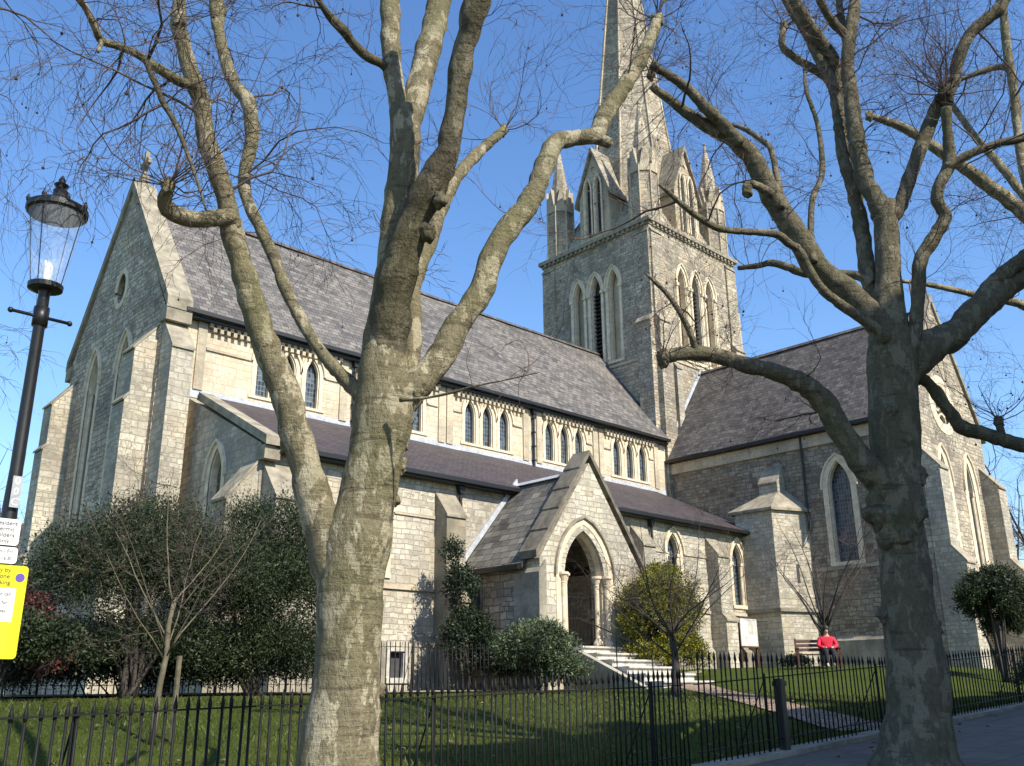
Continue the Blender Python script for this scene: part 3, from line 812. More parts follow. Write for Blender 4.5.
# tower
VX0, VX1, VY0, VY1 = 40.3, 49.1, 30.2, 38.9
VC = (44.7, 34.55); CZ = 28.1
VSF, VWF = S_(VY0), W_(VX0); cutv = MB(); cuts = []
for F, cc in ((VSF, VC[0] - .05), (VWF, VC[1] - .05)):
    for k in (-1, 0, 1):
        c = cc + k * 1.42
        glz = k == 0
        w_ = window(F, lancet(c, .82, 19.9, 24.6, 25.75), cutv, rec=.5, frame=.2, spring=24.6, mat=CREAM, glass=LOUVRE if glz else ASH, name="belfry_opening", fproud=.03)
        for s in (-.55, .55):
            p0, p1 = F(c + s, 20.0, .02), F(c + s, 24.42, .02); q = F(c + s, 24.5, .02)
            MB().tube([p0, p1], .08, 8).box(q[0] - .12, q[0] + .12, q[1] - .12, q[1] + .12, 24.4, 24.6).build("shaft", CREAM, w_)
        if glz:
            lv = MB()
            for i in range(18):
                z = 20.1 + i * .26
                vs = [F(c - .38, z + .16, -.45), F(c + .38, z + .16, -.45), F(c + .38, z, -.2), F(c - .38, z, -.2)]
                lv.add(vs + [(p[0], p[1], p[2] + .03) for p in vs], [(3, 2, 1, 0), (4, 5, 6, 7), (0, 1, 5, 4), (1, 2, 6, 5), (2, 3, 7, 6), (3, 0, 4, 7)])
            lv.build("louvre", LOUVRE, w_)
tv = MB(); tv.box(VX0, VX1, VY0, VY1, 1.0, CZ)
tvo = tv.build("tower_wall", RAGV, CH, cut=cutv)
cn = MB()
for z0, z1, p in ((CZ - .42, CZ - .22, .08), (CZ - .22, CZ + .02, .24)):
    cn.box(VX0 - p, VX1 + p, VY0 - p, VY1 + p, z0, z1)
for i in range(22):
    x = VX0 + .2 + i * .39; cn.box(x, x + .17, VY0 - .19, VY0 - .085, CZ - .40, CZ - .23)
    y = VY0 + .2 + i * .385; cn.box(VX0 - .19, VX0 - .085, y, y + .17, CZ - .40, CZ - .23)
cn.build("cornice", COPE, tvo)
sg = MB(); sg.box(VX0 - .06, VX1 + .06, VY0 - .06, VY1 + .06, 19.45, 19.6); sg.build("string_course", ASH, tvo)
# corner buttresses of the tower
for x0, x1 in ((VX0 + .02, VX0 + 1.05), (VX1 - 1.05, VX1 - .02)):
    buttress_S(x0, x1, VY0, [(1, 21.6, .36), (21.6, 27.3, .13)], RAGV)
for x0, x1 in ((VX0 + 1.45, VX0 + 1.95),):
    buttress_S(x0, x1, VY0, [(1, 19.0, .3)], RAG)
for y0, y1 in ((VY0 + .02, VY0 + 1.05), (VY1 - 1.05, VY1 - .02)):
    buttress_W(y0, y1, VX0, [(1, 21.6, .36), (21.6, 27.3, .13)], RAGV)
qn = MB()
qn.box(VX0 - .02, VX0 + .35, VY0 - .02, VY0 + .35, 25.2, CZ - .43); qn.build("quoin", ASH, tvo)
eb = MB(); eb.prism([(VX1 - .02, 1), (VX1 + .75, 1), (VX1 + .75, 21.0), (VX1 + .4, 21.6), (VX1 + .4, 24.4), (VX1 - .02, 24.9)], 'y', VY0 + .05, VY0 + 1.1); eb.build("buttress", ASH, CH)
# spire
def octo(c, r, z, rot=0.0):
    k = r / math.cos(math.pi / 8)
    return [(c[0] + k * math.cos(math.pi / 8 + i * math.pi / 4 + rot), c[1] + k * math.sin(math.pi / 8 + i * math.pi / 4 + rot), z) for i in range(8)]
sp = MB(); zs = [CZ + .01, 33, 38, 43, 48, 53, 60.2]
sp.loft([octo(VC, 3.2 - .1 * (z - 28.3), z) for z in zs])
spo = sp.build("spire", RAGV, CH)
rb = MB()
for i in range(8):
    p = [octo(VC, 3.2 - .1 * (z - 28.3) + .02, z)[i] for z in (28.2, 44, 60.1)]
    rb.tube(p, [.09, .08, .05], 6)
rb.build("rib", ASH, spo)
br_ = MB(); h0, h1 = 4.15, 2.35
br_.loft([[(VC[0] + sx * h0, VC[1] + sy_ * h0, CZ + .021) for sx, sy_ in ((-1, -1), (1, -1), (1, 1), (-1, 1))], [(VC[0] + sx * h1, VC[1] + sy_ * h1, 31.6) for sx, sy_ in ((-1, -1), (1, -1), (1, 1), (-1, 1))]])
br_.build("broach", RAGV, spo)
def pinnacle(c):
    mb = MB(); mb.loft([octo(c, .84, CZ + .02), octo(c, .82, 31.9)]); o = mb.build("pinnacle", RAGV, CH)
    m2 = MB(); m2.loft([octo(c, .86, 31.9), octo(c, .88, 32.02), octo(c, .74, 32.06), octo(c, .05, 36.8)]); m2.ball((c[0], c[1], 36.85), .12, 6); m2.build("spirelet", RAGV, o)
    m3 = MB()
    for i in range(8):
        a = i * math.pi / 4; d = np.array([math.cos(a), math.sin(a)]); t_ = np.array([-d[1], d[0]]); b0 = np.array(c)
        def Q(s, o_, z): q = b0 + d * o_ + t_ * s; return (q[0], q[1], z)
        tri = [(-.36, 31.5), (.36, 31.5), (0, 33.3)]
        m3.add([Q(s, .9, z) for s, z in tri] + [Q(s, .3, z) for s, z in tri], [(0, 1, 2), (5, 4, 3), (0, 3, 4, 1), (1, 4, 5, 2), (2, 5, 3, 0)])
        m3.tube([octo(c, .85, 28.2)[i], octo(c, .85, 31.9)[i]], .06, 6)
    m3.build("gablet", ASH, o)
for c in ((41.15, 31.05), (48.25, 31.05), (41.15, 38.05), (48.25, 38.05)): pinnacle(c)
def lucarne(F, cc):
    cut = MB()
    for k in (-.42, .42):
        window(F, lancet(cc + k, .52, 28.6, 31.9, 32.75), cut, rec=.35, frame=.1, hood=False, sill=False, mat=CREAM, glass=LOUVRE, name="belfry_opening")
    extr(cut, F, circle(cc, 33.35, .18, 10), -.2, .3)
    mb = MB(); ws_ = 1.22
    extr(mb, F, [(cc - ws_, CZ + .021), (cc + ws_, CZ + .021), (cc + ws_, 31.5), (cc, 34.5), (cc - ws_, 31.5)], -2.7, -.12)
    # the front stands a little behind the tower face
    o = mb.build("lucarne", ASH, CH, cut=cut)
    rm = MB()
    for s in (-1, 1):
        extr(rm, F, [(cc, 34.95), (cc + s * (ws_ + .28), 31.22), (cc + s * (ws_ + .28), 30.98), (cc, 34.6)], -3.0, .08)
    rm.build("lucarne_roof", COPE, o)
lucarne(S_(VY0 + .12), VC[0]); lucarne(W_(VX0 + .12), VC[1])

# ------------------------------------------------------------------ house across the street (outside the frame; its shade falls on the near pavement)
HS = thing("terraced_house", "brick terraced house across the street casting shade on the pavement", "house", (18.0, -9.0, 0.2))
BRICK = mat_stone("stock_brick", (.34, .25, .17), (.22, .15, .10), (.30, .27, .22), .225, .075, .012, .006, darkamt=.4, bumpd=.006)
hc = MB()
hx = [(x + 1.0, fl * 3.1 + 1.3) for x in (8.6, 11.9, 15.2, 18.5, 21.8, 25.1) for fl in range(4)]
hF = lambda s, z, o: (s, -6.5 + o, z)
for x, z in hx:
    window(hF, [(x - .55, z), (x - .55, z + 1.8), (x + .55, z + 1.8), (x + .55, z)], hc, rec=.12, frame=.1, hood=False, mat=STEPM, parent=HS)
hb = MB(); hb.box(8.1, 29.0, -15.0, -6.5, 0.0, 15.5); hb.build("wall", BRICK, HS, cut=hc)
hb = MB(); hb.prism([(-15.4, 15.4), (-10.75, 18.6), (-6.1, 15.4), (-6.1, 15.6), (-10.75, 18.8), (-15.4, 15.6)], 'x', 7.9, 29.2); hrf = hb.build("roof", SLATET, HS)
hb = MB(); hb.box(12, 13.2, -11.3, -10.2, 17, 20); hb.build("chimney", BRICK, hrf)

# ------------------------------------------------------------------ iron fences
def spear(h, r=.0095):
    mb = MB()
    mb.tube([(0, 0, 0), (0, 0, h - .1)], r, 6)
    mb.lathe([(.011, 0), (.016, .025), (.017, .04), (.002, .115)], (0, 0, h - .115), 6)
    return mb
def fence(name, label, cat, group, x0, x1, y, spacing, topf, railf, kind_posts=3.0, base=zf, maxp=100, r=.0105):
    root = thing(name, label, cat, ((x0 + x1) / 2, y, base((x0 + x1) / 2)), 0, group)
    n = int((x1 - x0) / spacing); ox, oy, oz = root.location
    protos = {}
    extra = MB()
    for i in range(n):
        x = x0 + (i + .5) * spacing + rng.uniform(-.004, .004)
        b = base(x) + .06; h = round(topf(x) - b, 1) 
        if i < maxp:
            if h not in protos:
                o = spear(h, r).build("picket", IRONR, root, local=True, uv=False, fix=False, smooth=True); protos[h] = o
            else:
                o = protos[h].copy(); COL.objects.link(o); o.parent = root
            o.location = (x - ox, 0, topf(x) - h - oz)
            o.rotation_euler = (rng.uniform(-.012, .012), rng.uniform(-.012, .012), 0)
        else:
            m = spear(h, r); extra.add([(p[0] + x, p[1] + y, p[2] + topf(x) - h) for p in m.v], m.f)
    if extra.v:
        tag(extra.build("picket", IRONR, root, uv=False, fix=False), kind='stuff')
    for zfun, nm in railf:
        mb = MB(); rings = []
        for k in range(int((x1 - x0) / .5) + 1):
            x = min(x1, x0 + k * .5); z = zfun(x)
            rings.append([(x, y - .02, z - .006), (x, y + .02, z - .006), (x, y + .02, z + .006), (x, y - .02, z + .006)])
        mb.loft(rings); mb.build(nm, IRONR, root, uv=False)
    x = x0 + kind_posts * .5
    while x < x1:
        mb = MB(); b = base(x); z = railf[0][0](x)
        mb.box(x - .013, x + .013, y + .022, y + .05, b - .1, z + .05)
        mb.tube([(x, y + .05, z - .05), (x, y + .5, b)], .008, 5)
        mb.build("post", IRONR, root, uv=False)
        x += kind_posts
    pl = MB(); rings = []
    for k in range(int((x1 - x0) / .5) + 1):
        x = min(x1, x0 + k * .5); b = base(x)
        rings.append([(x, y - .13, b - .3), (x, y + .13, b - .3), (x, y + .13, b + .07), (x, y - .13, b + .06)])
    pl.loft(rings); pl.build("stone_plinth", COPED if 5 < x0 < 6 else ASHG, root)
    return root
FY = 6.6
topA = lambda x: 1.46 + .039 * x
railA = lambda x: 1.405 + .024 * x
topB = lambda x: max(zf(x) + 1.06, min(2.03, 2.0 + .0 * x)) if x < 14 else zf(x) + 1.06
fence("iron_fence", "lower stretch of black iron picket fence along the lawn, either side of the left tree", "fence", "iron fences along the pavement", 0.9, 9.05, FY, .082,
      topA, [(railA, "top_rail"), (lambda x: zf(x) + .2, "bottom_rail")])
for xa, xb, lab in ((9.15, 14.6, "taller black iron picket fence left of the right tree, with the stout gate post"), (14.7, 22.6, "taller black iron picket fence right of the right tree along the pavement")):
    fence("iron_fence", lab, "fence", "iron fences along the pavement", xa, xb, FY, .115 if xa < 10 else .125,
          topB, [(lambda x: zf(x) + .92, "top_rail"), (lambda x: zf(x) + .2, "bottom_rail")])
gp = MB(); gx, gy = 10.9, FY + .06
gp.box(gx - .05, gx + .05, gy - .13, gy - .03, zf(gx), 1.62); gp.box(gx - .065, gx + .065, gy - .145, gy - .015, 1.6, 1.66); gp.box(gx - .05, gx + .05, gy - .13, gy - .03, 1.66, 1.69)
gpo = gp.build("gate_post", IRON); tag(gpo, "stout square black iron post standing against the tall pickets", "post")
# railings round the church basement, behind the shrubs
zr = lambda x: zg(x, 22.0)
fence("area_railing", "dark iron railing before the aisle wall, seen between left trunk and porch", "railing", "railings close to the church wall", 15.6, 21.1, 22.0, .16,
      lambda x: zr(x) + 1.42, [(lambda x: zr(x) + 1.25, "top_rail"), (lambda x: zr(x) + .25, "bottom_rail")], 3.0, zr, r=.014)
fence("area_railing", "dark iron railing behind the evergreen shrubs at the west end", "railing", "railings close to the church wall", 5.6, 15.5, 22.0, .16,
      lambda x: zr(x) + 1.42, [(lambda x: zr(x) + 1.25, "top_rail"), (lambda x: zr(x) + .25, "bottom_rail")], 3.0, zr, r=.014)
zr2 = lambda x: zg(x, 20.9)
fence("porch_railing", "short iron railing beside the porch steps behind the yellow bush", "railing", "railings close to the church wall", 26.4, 29.6, 20.9, .16,
      lambda x: 3.75, [(lambda x: 3.6, "top_rail"), (lambda x: zr2(x) + .3, "bottom_rail")], 3.0, zr2, r=.012)

# ------------------------------------------------------------------ trees
def hnoise(p, s):
    x, y, z = p[0] * s, p[1] * s, p[2] * s
    return (math.sin(x * 1.7 + 1.3 * math.sin(y * 2.1 + z)) + math.sin(y * 1.9 + 1.7 * math.sin(z * 1.3 + x)) + math.sin(z * 2.3 + 1.1 * math.sin(x * 1.9 - y))) / 3
def cr(P, k):
    P = np.array(P, float); n = len(P); out = []
    for i in range(n - 1):
        p0, p1, p2, p3 = P[max(0, i - 1)], P[i], P[i + 1], P[min(n - 1, i + 2)]
        for s in range(k):
            t = s / k
            out.append(.5 * ((2 * p1) + (-p0 + p2) * t + (2 * p0 - 5 * p1 + 4 * p2 - p3) * t * t + (-p0 + 3 * p1 - 3 * p2 + p3) * t ** 3))
    out.append(P[-1]); return np.array(out)
class Tree:
    def __init__(self, name, label, cat, base, group, bark, twig, seed):
        self.root = thing(name, label, cat, base, 0, group)
        self.h0 = float(np.array(base) @ FH); self.bark = bark; self.twig = twig
        self.tw = MB(); self.balls = MB(); self.r = random.Random(seed); self.limbs = {}
    def limb(self, key, pts, d0=0.0, d1=0.0, part="limb", parent=None, n=12, lump=.1, mat=None):
        N = len(pts); L = []
        for i, (u, v, wd) in enumerate(pts):
            L.append((u, v, wd, self.h0 + d0 + (d1 - d0) * (i / (N - 1)) ** 1.2))
        L = cr(L, 7)
        P = np.array([at(u, v, h) for u, v, wd, h in L]); rad = np.array([max(.004, wd * depth(p) / (2 * FPX)) for (u, v, wd, h), p in zip(L, P)])
        # even spacing
        seg = np.r_[0, np.cumsum(np.linalg.norm(np.diff(P, axis=0), axis=1))]
        step = max(.035, min(.09, rad.mean() * .45)); m = max(6, int(seg[-1] / step)); s = np.linspace(0, seg[-1], m)
        P = np.stack([np.interp(s, seg, P[:, k]) for k in range(3)], 1); rad = np.interp(s, seg, rad)
        mb = MB(); mb.tube(P, rad, n)
        V = np.array(mb.v); C = np.repeat(P, n, axis=0); rr = np.repeat(rad, n)
        out = []
        for v_, c_, r_ in zip(V, C, rr):
            k = lump * (hnoise(v_, 4.5 / max(.08, r_ * 2.2) * .28) * 1.2 + .8 * hnoise(v_ + 7, 13) * min(1, .06 / max(.02, r_) + .4))
            kk = hnoise(v_ * np.array([1, 1, 1]) + 3, 2.1)
            if kk > .62: k += lump * 2.5 * (kk - .62)
            out.append(tuple(c_ + (v_ - c_) * (1 + k)))
        mb.v = out
        o = mb.build(part, mat or self.bark, parent or self.root, smooth=True, uv=False)
        self.limbs[key] = (P, rad); return o
    def burr(self, u, v, wd, dd, parent, sq=(1, 1, 1), mat=None):
        p = at(u, v, self.h0 + dd); r = wd * depth(p) / (2 * FPX)
        mb = MB(); mb.ball(p, r * .86, 16, (sq[0], sq[1], sq[2] * 1.35))
        f_ = 2.2 / max(.03, r)
        mb.v = [tuple(np.array(p) + (np.array(q) - p) * (1 + .34 * hnoise(np.array(q), f_) + .2 * hnoise(np.array(q) + 5, f_ * 2.3))) for q in mb.v]
        mb.build("burr", mat or self.bark, parent, smooth=True, uv=False)
    def twig_from(self, p, d, L, r, lev, droop=0.0, up=.25, ball=.04):
        rr = self.r; n = 7 if L > .5 else 5
        pts = [np.array(p)]; d = np.array(d) / (np.linalg.norm(d) + 1e-9)
        for i in range(n):
            d = d + np.array([rr.gauss(0, .24), rr.gauss(0, .24), rr.gauss(0, .24) + (up - droop * (i + 1) / n) * .3])
            d /= np.linalg.norm(d)
            pts.append(pts[-1] + d * L / n * rr.uniform(.8, 1.2))
        rad = [r * (1 - .72 * i / n) for i in range(n + 1)]
        self.tw.tube(pts, rad, 3 if r < .009 else 5, cap=False)
        if lev > 0:
            for i in range(1, n + 1):
                for _ in range(rr.choice((0, 1, 1)) if i < n else 1):
                    dd = pts[i] - pts[i - 1]; dd /= np.linalg.norm(dd) + 1e-9
                    side = np.array([rr.gauss(0, 1), rr.gauss(0, 1), rr.gauss(0, .8)]); side -= dd * (side @ dd); side /= np.linalg.norm(side) + 1e-9
                    self.twig_from(pts[i], dd * .9 + side * .6, L * rr.uniform(.4, .75), max(.0022, rad[i] * .6), lev - 1, droop, up * .6, ball)
        elif rr.random() < ball * .6:
            c = pts[-1] - np.array([0, 0, .06]); self.tw.tube([pts[-1], (pts[-1] + c) / 2 + .004, c], [.0022, .002, .002], 3, cap=False); self.balls.ball(c, rr.uniform(.008, .012) * (1.35 if self.h0 > 9 else 1), 4)
    def sprout(self, key, count, L, r, lev, t0=0.0, t1=1.0, droop=0.0, up=.3, ball=.04, spread=1.0):
        P, rad = self.limbs[key]; n = len(P); rr = self.r; count = max(3, int(count * (.5 if self.h0 < 9 else .55)))
        for _ in range(count):
            i = int((t0 + (t1 - t0) * rr.random()) * (n - 1)); i = min(n - 2, i)
            dd = P[i + 1] - P[i]; dd /= np.linalg.norm(dd) + 1e-9
            side = np.array([rr.gauss(0, 1), rr.gauss(0, 1), rr.gauss(.3, .8)]); side -= dd * (side @ dd); side /= np.linalg.norm(side) + 1e-9
            big = rr.random() < .22
            self.twig_from(P[i] + side * rad[i] * .8, dd * .3 + side * spread, L * rr.uniform(.5, 1.25) * (1.35 if big else 1), r * rr.uniform(.6, 1.1) * (2.1 if big else 1), lev + (1 if big else 0), droop, up, ball)
    def knuckle(self, u, v, dd, count, L, r, lev, wd=16, axis=(0, 0, 1), ball=.05, droop=0.0, part=True):
        p = at(u, v, self.h0 + dd); rr = self.r; count = max(4, int(count * .7))
        if part: self.burr(u, v, wd, dd, self.root)
        for _ in range(count):
            d = np.array([rr.gauss(0, .75), rr.gauss(0, .75), rr.gauss(0, .75)]) + np.array(axis)
            self.twig_from(p, d, L * rr.uniform(.5, 1.2), r * rr.uniform(.7, 1.2), lev, droop, .25, ball)
    def done(self):
        if self.tw.v: self.tw.build("twigs", self.twig, self.root, uv=False, fix=False, smooth=True)['kind'] = 'stuff'
        if self.balls.v: self.balls.build("seed_balls", SEED, self.root, uv=False, fix=False)['kind'] = 'stuff'

def hz(base): return float(np.array(base) @ FH)
# --- left plane tree
LT = Tree("plane_tree", "pale mottled plane tree with forked trunk standing before the nave, left of the porch", "tree", (3.42, 5.05, zf(3.4)), "bare plane trees on the pavement", BARK, TWIG, 3)
m_ = LT.limb("M", [(334, 900, 138), (337, 840, 104), (338, 790, 88), (339, 740, 78), (344, 700, 70), (350, 640, 64), (352, 580, 66), (358, 540, 70), (366, 500, 58), (375, 456, 55), (384, 417, 60), (384, 385, 54), (384, 358, 46), (388, 320, 42), (392, 290, 40), (396, 260, 38), (399, 211, 33), (402, 176, 31), (405, 141, 31), (404, 110, 28)], 0, 0, "trunk", n=22, lump=.07)
LT.limb("A", [(403, 132, 22), (399, 106, 19), (393, 70, 19), (390, 35, 19), (390, 0, 20), (391, -60, 18), (394, -160, 14)], 0, .25)
LT.limb("B", [(405, 138, 26), (414, 106, 26), (423, 70, 26), (432, 35, 25), (440, 0, 23), (452, -60, 20), (468, -170, 15)], 0, .7)
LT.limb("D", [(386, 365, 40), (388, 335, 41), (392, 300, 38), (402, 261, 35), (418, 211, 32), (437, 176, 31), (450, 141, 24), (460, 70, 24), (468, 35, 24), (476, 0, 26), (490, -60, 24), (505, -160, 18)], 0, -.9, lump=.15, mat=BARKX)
LT.limb("F", [(402, 398, 18), (410, 365, 18), (414, 330, 17), (413, 290, 17), (421, 262, 16), (430, 240, 16), (440, 210, 15), (456, 178, 13), (472, 159, 12), (490, 142, 10), (504, 130, 9)], .1, 1.5)
LT.limb("R", [(388, 415, 40), (417, 384, 31), (441, 356, 29), (458, 325, 26), (480, 292, 24), (494, 254, 24), (508, 229, 24), (528, 204, 22), (540, 178, 20), (548, 156, 19), (557, 142, 18), (574, 138, 16), (595, 135, 16), (603, 118, 18), (616, 98, 17), (630, 77, 16), (644, 53, 14), (657, 22, 11)], 0, 1.2)
LT.limb("Rs", [(590, 136, 15), (600, 139, 13), (609, 143, 11)], .9, .8, n=8)
l_ = LT.limb("L", [(345, 600, 44), (330, 550, 44), (318, 512, 38), (307, 470, 32), (297, 435, 32), (290, 409, 30), (279, 377, 30), (266, 346, 27), (254, 307, 25), (240, 260, 23), (233, 237, 23), (227, 204, 20), (217, 170, 20), (206, 136, 19), (202, 102, 18), (193, 81, 18), (185, 51, 15), (178, 24, 16), (180, 0, 12), (178, -60, 10), (175, -120, 7)], 0, -.9)
LT.limb("L2", [(374, 405, 28), (358, 390, 20), (349, 383, 16), (330, 363, 13), (314, 342, 12), (290, 299, 13), (275, 260, 12), (262, 231, 12), (247, 200, 12), (244, 176, 12), (252, 139, 14), (249, 105, 15), (235, 85, 13), (225, 58, 11), (218, 27, 12), (217, 8, 15), (214, -40, 9)], 0, .9)
LT.limb("S", [(232, 217, 19), (220, 218, 17), (200, 220, 17), (176, 214, 17), (164, 204, 15), (168, 188, 11)], -.45, -.8)
LT.limb("T", [(194, 84, 12), (183, 83, 11), (163, 71, 10), (136, 54, 8), (118, 46, 8), (102, 41, 8), (95, 27, 8), (85, 7, 7), (76, -4, 7), (55, -30, 5)], -.7, -1.5, n=8)
LT.limb("Ts", [(102, 41, 6), (98, 52, 4)], -1.2, -1.25, n=6)
LT.limb("T2", [(146, 62, 6), (154, 80, 6), (163, 102, 6), (176, 125, 5), (190, 160, 4), (200, 190, 3), (206, 210, 2)], -1.0, -1.2, n=6, mat=BARKX)
LT.limb("U", [(388, 70, 10), (382, 64, 9), (366, 55, 9), (352, 42, 9), (345, 32, 9), (331, 18, 8), (320, 3, 6), (305, -20, 5)], .05, -.5, n=8, mat=BARKX)
LT.limb("W1", [(400, 400, 5), (425, 398, 3), (450, 393, 2.5), (475, 386, 2), (505, 380, 1.6), (540, 372, 1.2)], -.3, -.8, n=6)
for u, v, wd, dd in ((288, 446, 18, -.1), (295, 462, 13, -.08), (316, 522, 16, 0.03), (318, 545, 16, .05), (322, 562, 14, .08), (401, 440, 18, .0), (399, 466, 16, .04), (394, 500, 13, .06), (388, 515, 13, .06), (405, 418, 18, 0), (417, 392, 15, -.05), (380, 690, 12, .05), (377, 712, 11, .05)):
    LT.burr(u, v, wd, dd, m_)
for u, v, wd, dd in ((440, 200, 16, -.38), (428, 232, 18, -.28), (411, 268, 18, -.12), (402, 296, 18, -.1)):
    LT.burr(u, v, wd, dd, m_, mat=BARKX)
LT.knuckle(657, 20, 1.2, 15, .95, .008, 2, 13)
LT.knuckle(504, 130, 1.5, 11, .9, .006, 2, 10)
LT.knuckle(168, 186, -.8, 22, .85, .007, 2, 16, (-.1, .1, .5))
LT.knuckle(218, 12, .9, 14, .9, .006, 2, 17)
LT.knuckle(180, 20, -.9, 12, .9, .006, 2, 16)
LT.sprout("T", 30, .75, .0055, 2, .1, 1, .9, -.1)
LT.sprout("T2", 14, .5, .004, 2, .2, 1, .6, 0)
LT.sprout("L", 26, .75, .005, 2, .55, 1, .6, .1)
LT.sprout("L2", 30, .75, .005, 2, .35, 1, .7, .0)
LT.sprout("S", 8, .6, .005, 2, .3, 1)
LT.sprout("U", 12, .6, .0045, 2, .1, 1, .4)
LT.sprout("F", 9, .7, .005, 2, .5, 1)
LT.sprout("R", 12, .6, .0045, 2, .15, .95, .3)
LT.sprout("D", 5, .5, .004, 2, .3, .8, .5)
LT.sprout("M", 7, .6, .004, 2, .6, .95, .6)
LT.sprout("W1", 8, .6, .004, 1, .1, 1)
LT.done()

# --- right plane tree
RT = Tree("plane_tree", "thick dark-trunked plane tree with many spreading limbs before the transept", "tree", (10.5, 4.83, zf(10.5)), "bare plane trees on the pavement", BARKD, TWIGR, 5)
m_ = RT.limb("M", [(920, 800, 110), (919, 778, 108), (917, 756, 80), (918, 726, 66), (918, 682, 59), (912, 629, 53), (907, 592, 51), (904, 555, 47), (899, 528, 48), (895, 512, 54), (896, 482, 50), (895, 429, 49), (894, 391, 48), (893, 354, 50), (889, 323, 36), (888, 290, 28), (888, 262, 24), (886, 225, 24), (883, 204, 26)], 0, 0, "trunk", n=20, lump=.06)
RT.limb("P", [(884, 215, 24), (875, 197, 19), (865, 180, 18), (857, 142, 17), (852, 105, 15), (848, 67, 13), (850, 37, 13), (855, 0, 11), (860, -60, 8)], 0, .5)
RT.limb("Q", [(885, 220, 20), (899, 208, 15), (910, 176, 14), (925, 135, 14), (940, 101, 13), (946, 94, 14)], 0, -.4)
RT.limb("Q2", [(945, 97, 13), (955, 79, 12), (959, 56, 12), (974, 30, 12), (1000, 7, 13), (1012, -25, 11), (1030, -80, 8)], -.4, -.9)
RT.limb("V2", [(885, 345, 22), (874, 305, 17), (866, 262, 16), (861, 225, 15), (854, 191, 14), (844, 157, 13), (839, 120, 12), (833, 86, 11), (820, 60, 10), (806, 33, 9), (790, 8, 8), (775, -20, 6)], .1, 1.0)
RT.limb("V4", [(838, 112, 10), (836, 68, 13), (820, 40, 12), (804, 18, 12), (794, -2, 12), (780, -40, 9)], .8, .3)
RT.limb("V5", [(834, 90, 8), (824, 76, 8), (805, 64, 8), (783, 47, 7), (784, 26, 5)], .8, 1.3, n=8)
RT.limb("P2", [(849, 70, 10), (846, 40, 8), (840, 10, 7), (836, -30, 6)], .35, .9, n=8)
RT.limb("P3", [(851, 40, 9), (836, 26, 9), (826, 12, 8), (818, -4, 8), (806, -30, 6)], .4, -.2, n=8)
RT.limb("G", [(886, 335, 30), (868, 312, 26), (844, 289, 25), (818, 267, 24), (804, 246, 24), (790, 225, 23), (771, 195, 22), (756, 165, 20), (734, 139, 18), (704, 124, 14), (677, 105, 10), (651, 86, 7)], 0, -.8)
RT.limb("Gb", [(740, 144, 14), (722, 123, 12), (707, 109, 12), (689, 90, 10), (670, 76, 8), (651, 66, 7)], -.65, -1.2)
RT.limb("Gs", [(782, 208, 8), (779, 187, 7), (771, 150, 6), (764, 142, 6), (746, 130, 5), (730, 124, 3)], -.5, .2, n=7)
RT.limb("Gk", [(772, 195, 10), (762, 188, 9), (755, 185, 8), (749, 183, 8)], -.5, -.6, n=8)
RT.burr(747, 190, 12, -.62, RT.root)
RT.limb("G2", [(886, 340, 14), (872, 326, 11), (843, 306, 10), (820, 287, 9), (800, 252, 9), (788, 243, 8), (775, 234, 8), (738, 231, 7), (715, 227, 7), (689, 210, 6), (659, 184, 4)], -.2, -1.4, n=8)
RT.limb("G3", [(872, 285, 12), (862, 277, 10), (841, 274, 8), (807, 274, 8), (790, 268, 8), (772, 263, 7), (756, 266, 6), (738, 268, 5)], .1, .8, n=8)
RT.limb("V3", [(814, 262, 8), (811, 240, 7), (812, 202, 6), (822, 172, 6), (818, 127, 5), (806, 90, 4), (805, 71, 3)], -.35, .4, n=7)
k_ = RT.limb("K", [(898, 505, 42), (888, 488, 34), (867, 467, 27), (844, 437, 25), (825, 403, 24), (803, 384, 20), (772, 371, 17), (742, 364, 16), (716, 356, 16), (689, 353, 15), (663, 357, 13)], 0, -.9)
RT.limb("K2", [(696, 352, 8), (692, 338, 7), (682, 316, 6), (666, 293, 5), (646, 274, 3)], -.8, -1.2, n=7)
RT.limb("N", [(893, 385, 36), (912, 364, 36), (928, 347, 35), (954, 334, 30), (981, 308, 27), (1003, 289, 24), (1024, 274, 22), (1060, 252, 18), (1120, 225, 13), (1180, 180, 9), (1230, 120, 4)], 0, .6)
RT.limb("N2", [(978, 306, 20), (996, 281, 17), (1024, 258, 15), (1055, 230, 12), (1085, 180, 9), (1100, 110, 4)], .3, -.3)
RT.limb("W", [(906, 360, 18), (915, 332, 14), (918, 297, 14), (920, 262, 14), (936, 234, 14), (945, 217, 13), (937, 199, 12), (940, 184, 12), (949, 165, 12), (948, 139, 10), (946, 108, 10)], -.15, -.6)
RT.limb("W2", [(946, 168, 10), (956, 162, 9), (970, 154, 9), (996, 144, 8), (1020, 139, 8), (1060, 128, 6), (1100, 100, 3)], -.5, -.9, n=8)
RT.limb("X", [(898, 385, 18), (922, 379, 12), (943, 403, 12), (952, 415, 13), (962, 427, 14), (988, 435, 14), (1024, 446, 15), (1060, 456, 12), (1120, 450, 9), (1180, 410, 4)], .25, .9)
RT.limb("Xk", [(1003, 441, 9), (1001, 432, 8), (999, 424, 8)], .6, .55, n=8)
for u, v, wd, dd in ((878, 512, 30, -.12), (896, 528, 40, -.12), (914, 512, 28, -.12), (884, 492, 30, -.12), (904, 545, 26, -.1), (920, 475, 18, -.1), (916, 590, 16, .0), (936, 628, 14, 0), (884, 615, 14, 0), (905, 440, 16, -.22), (895, 750, 26, .0), (940, 752, 24, 0), (893, 410, 12, -.24), (663, 358, 15, -.9), (946, 96, 18, -.45), (655, 66, 10, -1.2)):
    RT.burr(u, v, wd, dd, m_)
